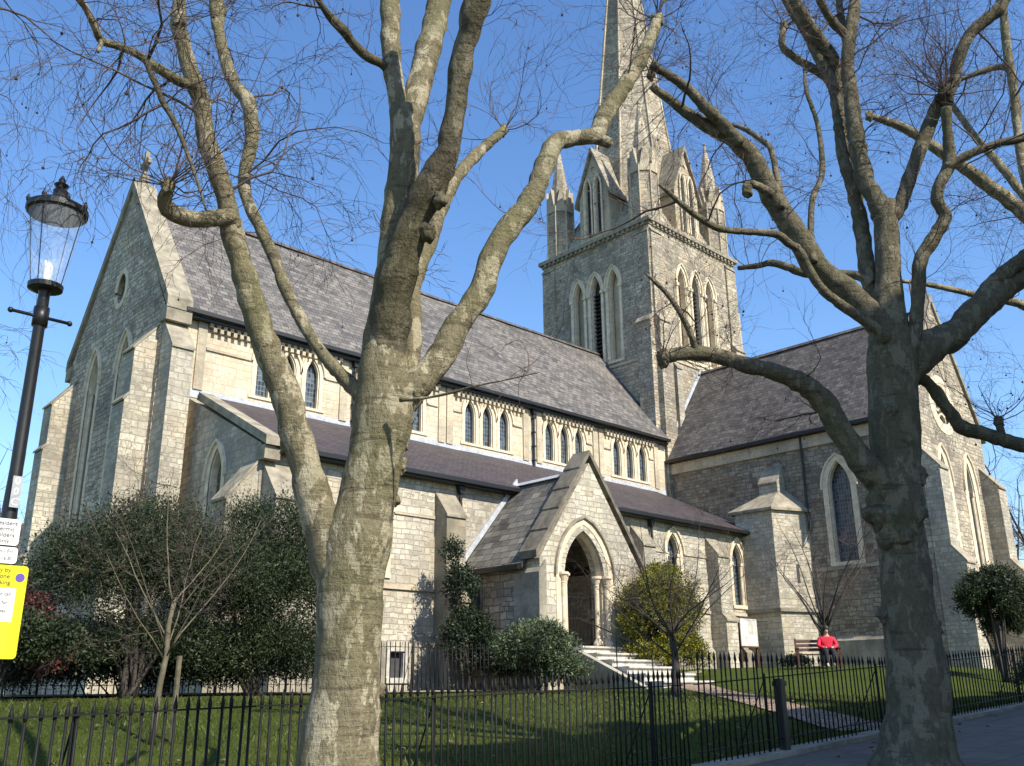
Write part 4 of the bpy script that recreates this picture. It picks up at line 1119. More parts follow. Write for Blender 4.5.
RT.knuckle(946, 96, -.45, 26, 1.3, .010, 2, 18, ball=.12)
RT.knuckle(651, 76, -1.0, 14, 1.1, .008, 2, 9, (-.3, .3, .5), ball=.12)
RT.knuckle(663, 357, -.9, 9, 1.0, .008, 2, 14, ball=.15)
RT.knuckle(784, 26, 1.3, 14, 1.3, .009, 2, 9, ball=.12)
RT.knuckle(747, 186, -.62, 8, .8, .007, 2, 9, ball=.2)
RT.knuckle(999, 422, .55, 12, 1.0, .008, 2, 10, ball=.2)
RT.knuckle(805, 71, .4, 7, 1.0, .007, 2, 5, ball=.12)
for k, c, L, t0 in (("G", 30, 1.2, .35), ("Gb", 18, 1.2, .2), ("Gs", 12, 1.0, .2), ("G2", 14, .9, .4), ("G3", 10, .9, .3), ("P", 24, 1.3, .35), ("V2", 22, 1.3, .45), ("V4", 18, 1.3, .3), ("V5", 12, 1.2, .2), ("Q2", 22, 1.3, .1), ("Q", 10, 1.2, .3), ("V3", 10, .9, .3), ("K", 12, .8, .3), ("K2", 9, .9, .2), ("N", 16, 1.1, .35), ("N2", 8, 1.1, .4), ("W", 14, 1.0, .2), ("W2", 14, 1.2, .2), ("X", 16, 1.1, .35), ("P2", 14, 1.3, .1), ("P3", 12, 1.2, .2)):
    RT.sprout(k, c, L, .0075, 2, t0, 1, 0.25, .2, .10)
RT.done()

# --- third plane tree: trunk just outside the frame, limbs reaching in from the right
TT = Tree("plane_tree", "plane tree outside the right edge whose slanting limbs reach into the sky", "tree", (18.4, 4.9, zf(18.4)), "bare plane trees on the pavement", BARK, TWIGR, 9)
TT.limb("M", [(1118, 760, 66), (1118, 715, 50), (1114, 600, 42), (1110, 450, 40), (1106, 360, 40), (1104, 320, 36)], 0, 0, "trunk", n=14)
TT.limb("1", [(1106, 330, 26), (1085, 280, 20), (1052, 240, 16), (1015, 206, 14), (977, 177, 13), (940, 151, 11), (902, 127, 9), (869, 116, 6)], 0, -.8)
TT.limb("2", [(1106, 330, 24), (1075, 250, 16), (1045, 212, 12), (1024, 195, 9), (1000, 165, 8), (977, 139, 7), (955, 109, 6), (940, 84, 4)], 0, 1.5, n=8)
TT.limb("3", [(1104, 330, 26), (1070, 240, 18), (1032, 190, 12), (1020, 150, 9), (1015, 97, 9), (1008, 56, 9), (1004, 19, 8), (1000, -30, 6)], 0, .5, n=8)
TT.limb("4", [(1012, 70, 7), (1000, 67, 6), (980, 72, 6), (962, 79, 4), (940, 85, 3)], .4, .8, n=6)
TT.limb("5", [(1106, 330, 24), (1110, 240, 20), (1112, 100, 14), (1120, -50, 8)], 0, 0, n=8)
TT.limb("6", [(1108, 400, 16), (1075, 345, 12), (1045, 318, 10), (1020, 304, 9), (985, 297, 7), (950, 289, 6), (920, 283, 5), (900, 281, 4)], 0, -.5, n=8)
for k in ("1", "2", "3", "4", "6"): TT.sprout(k, 16, 1.7, .010, 2, .35, 1, .3, .2, .08)
TT.sprout("5", 14, 1.8, .01, 2, .2, 1, .3, .2, .08)
TT.knuckle(869, 116, -.8, 8, 1.0, .008, 2, 9)
TT.done()

# --- fourth plane tree: outside the left edge
FT = Tree("plane_tree", "tree outside the left edge showing only fine twigs beside the street lamp", "tree", (0.2, 9.2, zg(.2, 9.2)), "bare plane trees on the pavement", BARK, TWIG, 13)
FT.limb("M", [(-210, 1000, 60), (-205, 900, 48), (-190, 500, 40), (-180, 300, 36), (-170, 150, 28)], 0, 0, "trunk")
FT.limb("1", [(-180, 300, 22), (-130, 200, 16), (-80, 140, 11), (-40, 105, 7), (-10, 85, 4)], 0, .3, n=8)
FT.limb("2", [(-178, 260, 20), (-130, 130, 14), (-80, 50, 10), (-30, 10, 7), (20, -10, 4)], 0, -.3, n=8)
FT.limb("3", [(-185, 420, 18), (-130, 370, 12), (-80, 330, 8), (-40, 305, 4)], 0, .3, n=8)
FT.sprout("1", 16, 1.15, .006, 2, .5, 1, .9, -.2); FT.sprout("2", 18, 1.15, .006, 2, .4, 1, .9, -.2); FT.sprout("3", 8, .8, .005, 2, .6, 1, .6)
FT.done()

# --- small bare trees on the lawn, built in plan
def fan_tree(label, base, H, r0, spread, nb, bark, twig, seed, cat="tree", name="young_tree", lev=2, tl=.5, trunkf=.45, lean=(0, 0), group=None, tr=.006, lf=.5):
    rr = random.Random(seed)
    T = Tree(name, label, cat, base, group, bark, twig, seed)
    b = np.array(base); top = b + np.array([lean[0], lean[1], H * trunkf])
    P = [b + (top - b) * t + np.array([rr.gauss(0, .02), rr.gauss(0, .02), 0]) for t in np.linspace(0, 1, 6)]
    mb = MB(); mb.tube(P, [r0 * (1.25 - .5 * t) for t in np.linspace(0, 1, 6)], 10); mb.build("trunk", bark, T.root, smooth=True, uv=False)
    for i in range(nb):
        a = 2 * math.pi * (i + rr.uniform(-.3, .3)) / nb; t = rr.uniform(.55, 1.0)
        p = b + (top - b) * t; L = H * (1 - trunkf * t) * rr.uniform(.75, 1.05)
        d = np.array([math.cos(a) * spread, math.sin(a) * spread, 1.0]); d /= np.linalg.norm(d)
        Q = [p]; 
        for s in range(7):
            d = d + np.array([rr.gauss(0, .1), rr.gauss(0, .1), rr.gauss(.02, .06)]); d /= np.linalg.norm(d); Q.append(Q[-1] + d * L / 7)
        rad = [max(.004, r0 * lf * (1 - .85 * s / 7)) for s in range(8)]
        mb = MB(); mb.tube(Q, rad, 6); mb.build("limb", bark, T.root, smooth=True, uv=False)
        T.limbs[i] = (np.array(Q), np.array(rad)); T.sprout(i, 10, tl * H / 3, tr, lev, .2, 1, .0, .2, 0)
    T.done(); return T
fan_tree("thin young bare tree with pale stem in front of the dark evergreen shrubs", (5.3, 12.0, zg(5.3, 12.0)), 3.6, .036, .8, 10, YBARK, TWIG, 21, trunkf=.5, lean=(.12, .05), tr=.004, lf=.32)
stk = MB(); sx, sy2 = 5.6, 12.1; stk.tube([(sx, sy2, zg(sx, sy2) - .1), (sx, sy2, zg(sx, sy2) + 1.05)], .035, 8)
tag(stk.build("tree_stake", YBARK), "short round wooden stake next to the thin young bare tree", "stake")
fan_tree("small bare dark tree fanning out in front of the yellow-green bush", (18.0, 13.5, zg(18.0, 13.5)), 4.5, .085, 1.1, 13, DBARK, TWIG, 25, trunkf=.34, tr=.005, name="small_tree", lf=.26, tl=.6)
fan_tree("bare reddish-twigged tree against the shaded transept wall behind the bench", (32.6, 17.6, zg(32.6, 17.6)), 5.8, .11, .62, 15, DBARK, TWIGR, 27, trunkf=.26, tr=.008, name="small_tree", tl=.5, lf=.3)

# ------------------------------------------------------------------ shrubs and small trees in leaf
def foliage(clusters, n, size, mat, parent, name="crown", seed=1, elong=1.6, shell=.3, sprig=6, slen=.26):
    """leaves set along short twiglets that point outwards, all through the crown and thinning out at its edge"""
    g = np.random.default_rng(seed); tot = sum((c[3] * c[4] * c[5]) ** .8 for c in clusters); out = []
    for c in clusters:
        k = max(3, int(n / sprig * (c[3] * c[4] * c[5]) ** .8 / tot))
        d = g.normal(size=(k, 3)); d /= np.linalg.norm(d, axis=1)[:, None]
        r = shell + (1 - shell) * g.random(k) ** .55 * np.where(g.random(k) < .18, g.uniform(1.0, 1.4, k), 1.0)
        p0 = np.array(c[:3]) + d * r[:, None] * np.array(c[3:6])
        ax = d * .9 + g.normal(size=(k, 3)) * .55 + np.array([0, 0, .35]); ax /= np.linalg.norm(ax, axis=1)[:, None]
        L = slen * g.uniform(.5, 1.3, k)
        for j in range(sprig):
            p = p0 + ax * (L * (j + .3) / sprig)[:, None]
            a = ax * .75 + g.normal(size=(k, 3)) * .6; a /= np.linalg.norm(a, axis=1)[:, None]
            b = np.cross(a, g.normal(size=(k, 3))); b /= np.linalg.norm(b, axis=1)[:, None] + 1e-9
            s = size * (.6 + .8 * g.random(k))[:, None]
            out.append(np.stack([p - b * s * .1, p + a * s * elong * .5 + b * s * .5, p + a * s * elong, p + a * s * elong * .5 - b * s * .5], 1))
    mb = MB(); mb.quads(np.concatenate(out)); return mb.build(name, mat, parent, uv=False, fix=False, rnd=True)
def subclumps(c, k, fr, seed):
    g = np.random.default_rng(seed); out = []
    for _ in range(k):
        d = g.normal(size=3); d /= np.linalg.norm(d); d[2] = abs(d[2]) * .9 - .25
        out.append((c[0] + d[0] * c[3] * .78, c[1] + d[1] * c[4] * .78, c[2] + d[2] * c[5] * .78, c[3] * fr * g.uniform(.7, 1.3), c[4] * fr * g.uniform(.7, 1.3), c[5] * fr * g.uniform(.6, 1.1)))
    return out
def shrub(name, label, cat, base, ells, n, size, mat, bark=DBARK, seed=1, group=None, stems=4, r=.04, elong=1.6, sub=9, fr=.38, shell=.3, slen=.26):
    root = thing(name, label, cat, base, 0, group); rr = random.Random(seed)
    cl = []
    for i, e in enumerate(ells):
        e = (base[0] + e[0], base[1] + e[1], base[2] + e[2], *e[3:])
        cl += subclumps(e, sub, fr, seed + i)
    foliage(cl, n, size, mat, root, "foliage", seed, elong=elong, shell=shell, slen=slen)
    st = 0
    for i in range(stems):
        e = cl[rr.randrange(len(cl))]
        p0 = np.array(base) + np.array([rr.gauss(0, .08), rr.gauss(0, .08), 0]); p1 = np.array(e[:3])
        mid = (p0 + p1) / 2 + np.array([rr.gauss(0, .1), rr.gauss(0, .1), .25])
        MB().tube(cr([p0, mid, p1], 4), [r * (1 - .8 * k / 8) for k in range(9)], 6).build("stem", bark, root, uv=False, smooth=True)
    return root
def B_(x, y): return (x, y, zg(x, y))
ev = "evergreens in front of the west end"
shrub("evergreen_shrub", "broad feathery evergreen shrub below the west buttresses, left of the thin young tree", "shrub", B_(7.15, 17.3), [(0, 0, 2.2, 1.7, 1.3, 1.5), (-1.0, -.2, 1.9, 1.1, 1, 1.2), (1.2, .1, 2.2, 1.3, 1.1, 1.3), (.4, .2, 3.1, 1.1, .8, .6), (.2, 0, .9, 1.5, .8, .8)], 80000, .022, LF_DARK, seed=31, group=ev, stems=12, r=.045, sub=26, fr=.33, shell=.0, elong=3.0, slen=.5)
shrub("evergreen_shrub", "tall dense dark evergreen shrub right of the thin young tree, beside the forked trunk", "shrub", B_(10.0, 18.2), [(0, 0, 2.3, 1.7, 1.4, 1.7), (.9, 0, 2.2, 1.4, 1.2, 1.7), (-1.0, 0, 2.0, 1.3, 1.1, 1.4), (.5, .2, 3.5, 1.3, 1.0, .8), (.6, -.2, .9, 1.7, 1.1, .9), (-.8, 0, .7, 1.2, .9, .7)], 125000, .022, LF_DARK, seed=37, group=ev, stems=12, r=.05, sub=26, fr=.33, shell=.0, elong=3.0, slen=.5)
shrub("low_shrub", "low dark shrub added for the shadow under the tall dense evergreen", "shrub", B_(9.6, 18.9), [(0, 0, .7, 2.0, .7, .95)], 40000, .03, LF_IVY, seed=39, stems=2, r=.02, sub=18)  # this low shrub and the next are added to make the shadow below the evergreens
shrub("low_shrub", "low dark shrub added for the shadow between the red-leaved shrub and the thin young tree", "shrub", B_(6.9, 18.9), [(0, 0, .7, 1.8, .7, .95)], 36000, .03, LF_IVY, seed=38, stems=2, r=.02, sub=18)
shrub("low_shrub", "dark shrub added to darken the wall at the railing behind the tall dense evergreen", "shrub", B_(11.6, 20.8), [(0, 0, .8, 2.0, .6, .95)], 26000, .035, LF_IVY, seed=33, stems=3, r=.02, sub=18)  # this shrub and the next are added to darken the pale lit wall
shrub("low_shrub", "dark shrub added to darken the wall at the railing behind the thin young tree", "shrub", B_(8.4, 20.8), [(0, 0, .8, 1.8, .6, .95)], 24000, .035, LF_IVY, seed=34, stems=3, r=.02, sub=18)
shrub("red_shrub", "red-leaved low shrub at the left edge beside the yellow sign", "shrub", B_(4.9, 17.0), [(0, 0, 1.3, .6, .6, .6), (.2, 0, .8, .7, .6, .6)], 7000, .035, LF_RED, seed=41, stems=4, r=.02)
shrub("low_shrub", "dark shrub below the red-leaved one at the left edge", "shrub", B_(4.6, 16.0), [(0, 0, .7, 1.3, .7, .7)], 16000, .035, LF_DARK, seed=43, stems=2, r=.02)
shrub("climber", "dark climbing shrub on the aisle buttress left of the porch", "shrub", B_(19.9, 22.9), [(0, 0, 1.6, .9, .5, 1.2), (-.1, .1, 3.2, .55, .4, 1.0), (.6, -.2, 1.0, .8, .5, .8), (-.25, .4, 4.2, .35, .3, .6)], 22000, .045, LF_IVY, seed=47, stems=5, r=.03)
shrub("low_shrub", "dark shrub at the foot of the porch side wall", "shrub", B_(20.9, 21.4), [(0, 0, 1.0, .9, .7, 1.0)], 18000, .04, LF_DARK, seed=49, stems=3, r=.03)
shrub("silvery_shrub", "rounded silvery green shrub left of the porch steps", "shrub", B_(19.7, 19.6), [(0, 0, .9, 1.05, .9, .8), (.3, -.1, 1.4, .75, .7, .65), (-.6, 0, 1.2, .7, .6, .7), (.7, -.3, .55, .8, .7, .5)], 50000, .034, LF_VAR, seed=53, stems=4, r=.03, elong=2.4, sub=14, fr=.36, shell=.1)
shrub("yellow_bush", "tall yellow-green bush right of the porch steps", "shrub", B_(25.75, 19.6), [(0, 0, 1.9, 1.6, 1.1, 1.6), (.4, .1, 3.0, 1.1, .9, 1.0), (-.7, 0, 2.5, 1.1, .9, 1.1), (.1, 0, .9, 1.6, .9, .9)], 70000, .036, LF_YEL, seed=59, stems=8, r=.03, elong=2.2, sub=14, fr=.36, shell=.1)
tr4 = shrub("evergreen_tree", "small evergreen tree with round crown at the right edge before the transept gable", "tree", B_(32.6, 11.6), [(.1, 0, 2.6, 1.2, 1.0, .9), (.8, .1, 2.3, 1.1, .9, .8), (-.4, 0, 2.7, .8, .7, .6), (.4, 0, 3.2, .9, .8, .5), (.9, 0, 1.7, .8, .7, .5)], 60000, .036, LF_DARK, seed=61, stems=9, r=.05, sub=16, fr=.34, shell=.0, elong=2.2)
MB().tube([(32.6, 11.6, zg(32.6, 11.6) - .1), (32.63, 11.62, zg(32.6, 11.6) + .8), (32.6, 11.6, zg(32.6, 11.6) + 1.9)], [.15, .12, .10], 9).build("trunk", DBARK, tr4, uv=False, smooth=True)
shrub("low_shrub", "dark low shrub behind the tall pickets at the right edge", "shrub", B_(26.6, 8.7), [(0, 0, .4, 1.0, .6, .4), (1.0, .1, .5, 1.0, .7, .5)], 14000, .04, LF_DARK, seed=67, stems=2, r=.02)
shrub("low_shrub", "small shrub at the foot of the stair turret", "shrub", B_(35.0, 20.3), [(0, 0, .18, .7, .4, .22)], 2500, .05, LF_IVY, seed=73, stems=2, r=.01)

# grass blades along the near lawn, daffodils
gb = np.random.default_rng(5); N = 60000
X = gb.uniform(1.5, 22, N); Y = 6.75 + 9.5 * gb.random(N) ** 1.5
Z = np.array([zg(x, y) for x, y in zip(X, Y)]) - .005
hgt = gb.uniform(.03, .075, N); a = gb.uniform(0, 2 * math.pi, N); wv = .006 + .004 * gb.random(N)
bx, by = np.cos(a) * wv, np.sin(a) * wv; lx, ly = gb.normal(0, .02, N), gb.normal(0, .02, N)
q = np.stack([np.stack([X - bx, Y - by, Z], 1), np.stack([X + bx, Y + by, Z], 1), np.stack([X + bx * .3 + lx, Y + by * .3 + ly, Z + hgt], 1), np.stack([X - bx * .3 + lx, Y - by * .3 + ly, Z + hgt], 1)], 1)
go = MB().quads(q).build("grass", GRASSB, uv=False, fix=False, rnd=True); tag(go, kind='stuff')
N = 900
X = gb.uniform(1.0, 22, N); Y = np.where(gb.random(N) < .05, gb.uniform(5.6, 6.4, N), 6.8 + 9 * gb.random(N))
Z = np.array([zg(x, y) for x, y in zip(X, Y)]) + np.where(Y > 6.5, .045, .012)
a = gb.uniform(0, 2 * math.pi, N); s1_, s2_ = gb.uniform(.025, .06, N), gb.uniform(.02, .04, N); ca, sa = np.cos(a), np.sin(a); tl_ = gb.normal(0, .012, (4, N))
q = np.stack([np.stack([X + ca * s1_, Y + sa * s1_, Z + tl_[0]], 1), np.stack([X - sa * s2_, Y + ca * s2_, Z + abs(tl_[1])], 1), np.stack([X - ca * s1_, Y - sa * s1_, Z + tl_[2]], 1), np.stack([X + sa * s2_, Y - ca * s2_, Z + abs(tl_[3])], 1)], 1)
tag(MB().quads(q).build("fallen_leaves", LEAFB, uv=False, fix=False, rnd=True), kind='stuff')
PETAL = mat_plain("daffodil_petal", (.75, .6, .08), .6)
STEMG = mat_plain("daffodil_stem", (.07, .12, .03), .6)
df = random.Random(17)
for i, (x, y) in enumerate(((11.3, 8.3), (11.9, 8.6), (12.4, 8.7), (10.7, 8.0), (13.1, 8.9))):
    z = zg(x, y)
    t_ = thing("daffodil", "yellow daffodil in the lawn behind the tall pickets", "flower", (x, y, z), 0, "daffodils in the lawn")
    MB().tube([(x, y, z), (x + .01, y, z + .2)], .006, 5).build("stem", STEMG, t_, uv=False)
    m = MB()
    for k in range(6):
        an = k * math.pi / 3; c, s = math.cos(an), math.sin(an)
        m.add([(x + .01, y - .02, z + .2), (x + .01 + .03 * c - .012 * s, y - .015, z + .2 + .03 * s + .012 * c), (x + .01 + .055 * c, y - .012, z + .2 + .055 * s), (x + .01 + .03 * c + .012 * s, y - .015, z + .2 + .03 * s - .012 * c)], [(0, 1, 2, 3)])
    m.tube([(x + .01, y - .02, z + .2), (x + .01, y - .06, z + .205)], [.012, .02], 8); m.build("flower_head", PETAL, t_, uv=False)

# ------------------------------------------------------------------ street lamp and its signs
LX, LY = 1.59, 5.8; LZ = zf(LX)
LP = thing("street_lamp", "black street lamp with tapered clear glass lantern and crossbar", "street lamp", (LX, LY, LZ))
m = MB(); m.lathe([(.11, 0), (.11, .5), (.085, .56), (.07, .9), (.055, .95), (.05, 1.0), (.042, 2.3), (.036, 2.5), (.036, 2.72), (.033, 3.42), (.036, 3.43), (.033, 3.6), (.038, 3.95 - LZ), (.06, 3.97 - LZ)], (LX, LY, LZ), 16)
m.build("post", IRON, LP, smooth=True, uv=False)
m = MB(); zb = 3.78; m.tube([(LX - .16, LY, zb), (LX + .16, LY, zb)], .011, 8); m.ball((LX - .17, LY, zb), .018, 6); m.ball((LX + .17, LY, zb), .018, 6)
m.tube([(LX, LY, zb - .06), (LX, LY, zb + .06)], .045, 10); m.build("ladder_bar", IRON, LP, smooth=True, uv=False)
LG = NT("lantern_glass"); LG.set((.9, .92, .95), .05, .5); LG.b.inputs["Transmission Weight"].default_value = 1.0; LG.b.inputs["IOR"].default_value = 1.08; LGM = LG.m
LG2 = NT("lantern_pane"); tb_ = LG2.n("BsdfTransparent"); mx = LG2.n("MixShader"); mx.inputs[0].default_value = .16; LG2.set((.75, .8, .85), .1, .8)
LG2.l(tb_.outputs[0], mx.inputs[1]); LG2.l(LG2.b.outputs[0], mx.inputs[2]); LG2.l(mx.outputs[0], LG2.out.inputs[0])
z0, z1 = 3.99, 4.47
m = MB(); nn = 24
m.loft([[(LX + r_ * math.cos(2 * math.pi * k / nn), LY + r_ * math.sin(2 * math.pi * k / nn), z) for k in range(nn)] for r_, z in ((.092, z0), (.165, z1))], cap=False)
m.build("lantern_glass", LG2.m, LP, smooth=True, uv=False)
m = MB()
for rr_, z in ((.095, z0 - .01),):
    m.lathe([(.07, -.03), (.10, -.02), (.102, .01), (.085, .015)], (LX, LY, z), 20)
for k in range(4):
    a_ = math.pi / 4 + k * math.pi / 2; c, s = math.cos(a_), math.sin(a_); m.tube([(LX + .096 * c, LY + .096 * s, z0), (LX + .168 * c, LY + .168 * s, z1)], .003, 6)
m.build("lantern_frame", IRON, LP, uv=False)
m = MB(); m.lathe([(.17, -.0), (.182, .01), (.182, .045), (.16, .06), (.10, .095), (.055, .115), (.04, .15), (.045, .17), (.03, .19), (.045, .215), (.02, .235), (.022, .25), (.004, .285)], (LX, LY, z1), 24)
for k in range(8):
    a_ = k * math.pi / 4; c, s = math.cos(a_), math.sin(a_); m.lathe([(.012, 0), (.016, .02), (.003, .05)], (LX + .176 * c, LY + .176 * s, z1 + .04), 6)
m.build("lantern_cap", IRON, LP, uv=False)
WHT = mat_plain("lamp_white", (.8, .8, .78), .5, var=.05)
m = MB(); m.lathe([(.05, 0), (.05, .012)], (LX, LY, z0 + .01), 12); m.lathe([(.02, 0), (.028, .03), (.028, .1), (.015, .13)], (LX, LY, z0 + .02), 12); m.build("lamp_bulb", WHT, LP, smooth=True, uv=False)
m = MB(); m.lathe([(.155, 0), (.155, .006)], (LX, LY, z1 + .004), 20); m.build("reflector", mat_plain("reflector_cream", (.72, .66, .54), .5, var=.05), LP, uv=False)
# lettering helper: curve text turned into a mesh, facing the street
def text(body, size, x, z, y, mat, parent, align='CENTER', name="lettering"):
    cu = bpy.data.curves.new("lettering", 'FONT'); cu.body = body; cu.size = size; cu.align_x = align; cu.align_y = 'CENTER'; cu.extrude = .0006
    to = bpy.data.objects.new("lettering", cu); COL.objects.link(to)
    bpy.context.view_layer.update(); dg = bpy.context.evaluated_depsgraph_get()
    me = bpy.data.meshes.new_from_object(to.evaluated_get(dg)); bpy.data.objects.remove(to); bpy.data.curves.remove(cu)
    o = bpy.data.objects.new(name, me); COL.objects.link(o); me.materials.clear(); me.materials.append(mat)
    o.parent = parent; pw = worigin(parent)
    o.matrix_local = Matrix.Translation(Vector((x, y, z)) - pw) @ Matrix.Rotation(math.pi / 2, 4, 'X')
    return o
INK = mat_plain("sign_ink", (.03, .03, .035), .6, var=.05); PLW = mat_plain("sign_white", (.66, .66, .64), .45, var=.05, nsc=2)
PLY = mat_plain("sign_yellow", (.66, .60, .012), .45, var=.05, nsc=2); PLB = mat_plain("sign_blue", (.10, .07, .30), .5, var=.05); PLG = mat_plain("sign_olive", (.62, .60, .02), .5, var=.05)
SYF = LY - .075
def plate(name, label, x0, x1, z0, z1, mat, lines, tsz, edge=True):
    r0 = .02
    t_ = thing(name, label, "sign", ((x0 + x1) / 2, SYF, z0))
    pts = []
    for cx, cz, a0 in ((x1 - r0, z1 - r0, 0), (x0 + r0, z1 - r0, 90), (x0 + r0, z0 + r0, 180), (x1 - r0, z0 + r0, 270)):
        for k in range(5): a_ = R(a0 + k * 22.5); pts.append((cx + r0 * math.cos(a_), cz + r0 * math.sin(a_)))
    m = MB(); m.prism(pts, 'y', SYF, SYF + .004); m.build("plate", mat, t_, uv=False)
    m = MB(); zc = (z0 + z1) / 2; m.box(LX - .06, LX + .06, SYF + .005, LY + .05, zc - .015, zc + .015); m.build("bracket", IRON, t_, uv=False)
    for b_, zz, sz in lines: text(b_, sz, (x0 + x1) / 2, zz, SYF - .001, INK, t_)
    return t_
sc0 = .045
s1 = plate("parking_sign", "white upper sign plate reading Resident permit holders only on the lamp post", LX - .105, LX + .05, 2.385, 2.532, PLW, [("Resident", 2.507, .034), ("permit", 2.474, .034), ("holders", 2.441, .034), ("only", 2.408, .034)], .05)
s2 = plate("parking_sign", "small white sign plate just above the yellow one on the lamp post", LX - .105, LX + .055, 2.285, 2.376, PLW, [("Mon - Fri", 2.352, .028), ("8.30 - 6.30", 2.312, .024)], .03)
s3 = plate("parking_notice", "tall yellow notice with white panel and purple disc on the lamp post", LX - .19, LX + .125, 1.777, 2.277, PLY, [], .03)
for k, b_ in enumerate(("Pay by", "phone", "parking")): text(b_, .034, LX - .01, 2.25 - .034 * k, SYF - .001, INK, s3)
m = MB(); m.prism([(LX + .086 + .024 * math.cos(2 * math.pi * k / 20), 2.212 + .024 * math.sin(2 * math.pi * k / 20)) for k in range(20)], 'y', SYF - .002, SYF - .0005); m.build("disc", PLB, s3, uv=False)
m = MB(); m.box(LX - .15, LX + .075, SYF - .002, SYF - .0005, 1.972, 2.152); m.build("panel", PLW, s3, uv=False)
for k, b_ in enumerate(("Text or call", "to pay for", "your stay")): text(b_, .026, LX - .01, 2.12 - .045 * k, SYF - .003, INK, s3)
m = MB(); m.box(LX - .15, LX + .07, SYF - .002, SYF - .0005, 1.80, 1.955); m.build("panel", PLG, s3, uv=False)
nb_ = thing("number_plate", "pale strip with stacked numerals on the lamp post above the signs", "number plate", (LX, LY - .055, 2.6))
m = MB(); m.box(LX - .025, LX + .025, LY - .062, LY - .057, 2.6, 2.78); m.build("plate", mat_plain("strip_grey", (.35, .36, .38), .5), nb_, uv=False)
for k in range(3): text("C00"[k], .06, LX, 2.63 + .06 * k, LY - .063, PLW, nb_)

# ------------------------------------------------------------------ bench with a seated person
BX, BY = 30.5, 16.8; BZ = zg(BX, BY) + .01
brz = math.atan2(.876, -.482) + R(8)
BN = thing("park_bench", "dark brown slatted wooden bench on the lawn below the stair turret", "bench", (BX, BY, BZ), brz)
def lb(name, mat, parent, *boxes, bev=.004):
    mb = MB()
    for b in boxes: mb.box(*b)
    return mb.build(name, mat, parent, local=True, uv=False, bev=bev)
seat = MB()
for i in range(5): seat.box(-.72, .72, -.2 + i * .095, -.2 + i * .095 + .075, .42, .45)
seat.build("seat", BENCHW, BN, local=True, uv=False)
back = MB()
for i in range(3):
    z = .55 + i * .14; y = -.25 - i * .03; back.add([(-.72, y, z), (.72, y, z), (.72, y - .025, z + .1), (-.72, y - .025, z + .1), (-.72, y - .03, z), (.72, y - .03, z), (.72, y - .055, z + .1), (-.72, y - .055, z + .1)], [(0, 1, 2, 3), (7, 6, 5, 4), (0, 4, 5, 1), (3, 2, 6, 7), (0, 3, 7, 4), (1, 5, 6, 2)])
back.build("backrest", BENCHW, BN, local=True, uv=False)
for s in (-1, 1):
    x = s * .69
    MB().box(x - .03, x + .03, .19, .25, 0, .62).build("leg", BENCHW, BN, local=True, uv=False)
    MB().prism([(-.22, 0), (-.28, 0), (-.36, .98), (-.31, .98)], 'x', x - .03, x + .03).build("leg", BENCHW, BN, local=True, uv=False)
    MB().box(x - .04, x + .04, -.3, .28, .622, .66).build("armrest", BENCHW, BN, local=True, uv=False)
SKIN = mat_plain("skin", (.5, .32, .23), .6, var=.08); REDC = mat_plain("red_jacket", (.62, .02, .05), .75, var=.15, nsc=12); TROU = mat_plain("dark_trousers", (.02, .02, .03), .85, var=.3); HAIR = mat_plain("dark_hair", (.015, .012, .01), .6); SHOE = mat_plain("pale_shoes", (.5, .48, .45), .6)
PE = thing("person", "person in a red jacket and dark trousers sitting on the bench", "person", (BX, BY, BZ), brz)
def skin(name, verts, edges, rads, mat, parent, root=0):
    me = bpy.data.meshes.new(name); me.from_pydata(verts, edges, []); me.update()
    o = bpy.data.objects.new(name, me); COL.objects.link(o); o.parent = parent
    md = o.modifiers.new("skin", 'SKIN'); md.use_smooth_shade = True
    for i, r_ in enumerate(rads):
        sv = me.skin_vertices[0].data[i]; sv.radius = r_ if hasattr(r_, '__len__') else (r_, r_); sv.use_root = (i == root)
    sb = o.modifiers.new("sub", 'SUBSURF'); sb.levels = 2; sb.render_levels = 2
    bpy.context.view_layer.update(); dg = bpy.context.evaluated_depsgraph_get()
    nm = bpy.data.meshes.new_from_object(o.evaluated_get(dg)); o.modifiers.clear(); o.data = nm; nm.name = name
    nm.materials.clear(); nm.materials.append(mat); nm.polygons.foreach_set("use_smooth", [True] * len(nm.polygons))
    return o
px = -.33
bv = [(px, -.05, .53), (px, -.08, .72), (px, -.09, .92), (px, -.07, 1.03), (px, -.05, 1.12), (px, -.03, 1.2), (px, -.02, 1.29)]
be = [(0, 1), (1, 2), (2, 3), (3, 4), (4, 5), (5, 6)]
br_r = [(.17, .12), (.15, .11), (.17, .11), (.09, .08), (.055, .055), (.08, .09), (.06, .075)]
for s in (-1, 1):
    i = len(bv)
    bv += [(px + s * .11, .02, .53), (px + s * .12, .4, .54), (px + s * .12, .43, .1), (px + s * .12, .55, .05)]
    be += [(0, i), (i, i + 1), (i + 1, i + 2), (i + 2, i + 3)]; br_r += [.09, .068, .045, .04]
    i = len(bv)
    bv += [(px + s * .22, -.08, .94), (px + s * .31, .03, .70), (px + s * .12, .24, .64), (px + s * .07, .30, .65)]
    be += [(2, i), (i, i + 1), (i + 1, i + 2), (i + 2, i + 3)]; br_r += [.06, .045, .035, .03]
body = skin("body", bv, be, br_r, SKIN, PE)
tv_ = [bv[0], (px, .0, .58)] ; 
jv = [(px, -.05, .56), (px, -.08, .72), (px, -.09, .92), (px, -.07, 1.03)]; je = [(0, 1), (1, 2), (2, 3)]; jr = [(.2, .15), (.185, .14), (.2, .135), (.11, .1)]
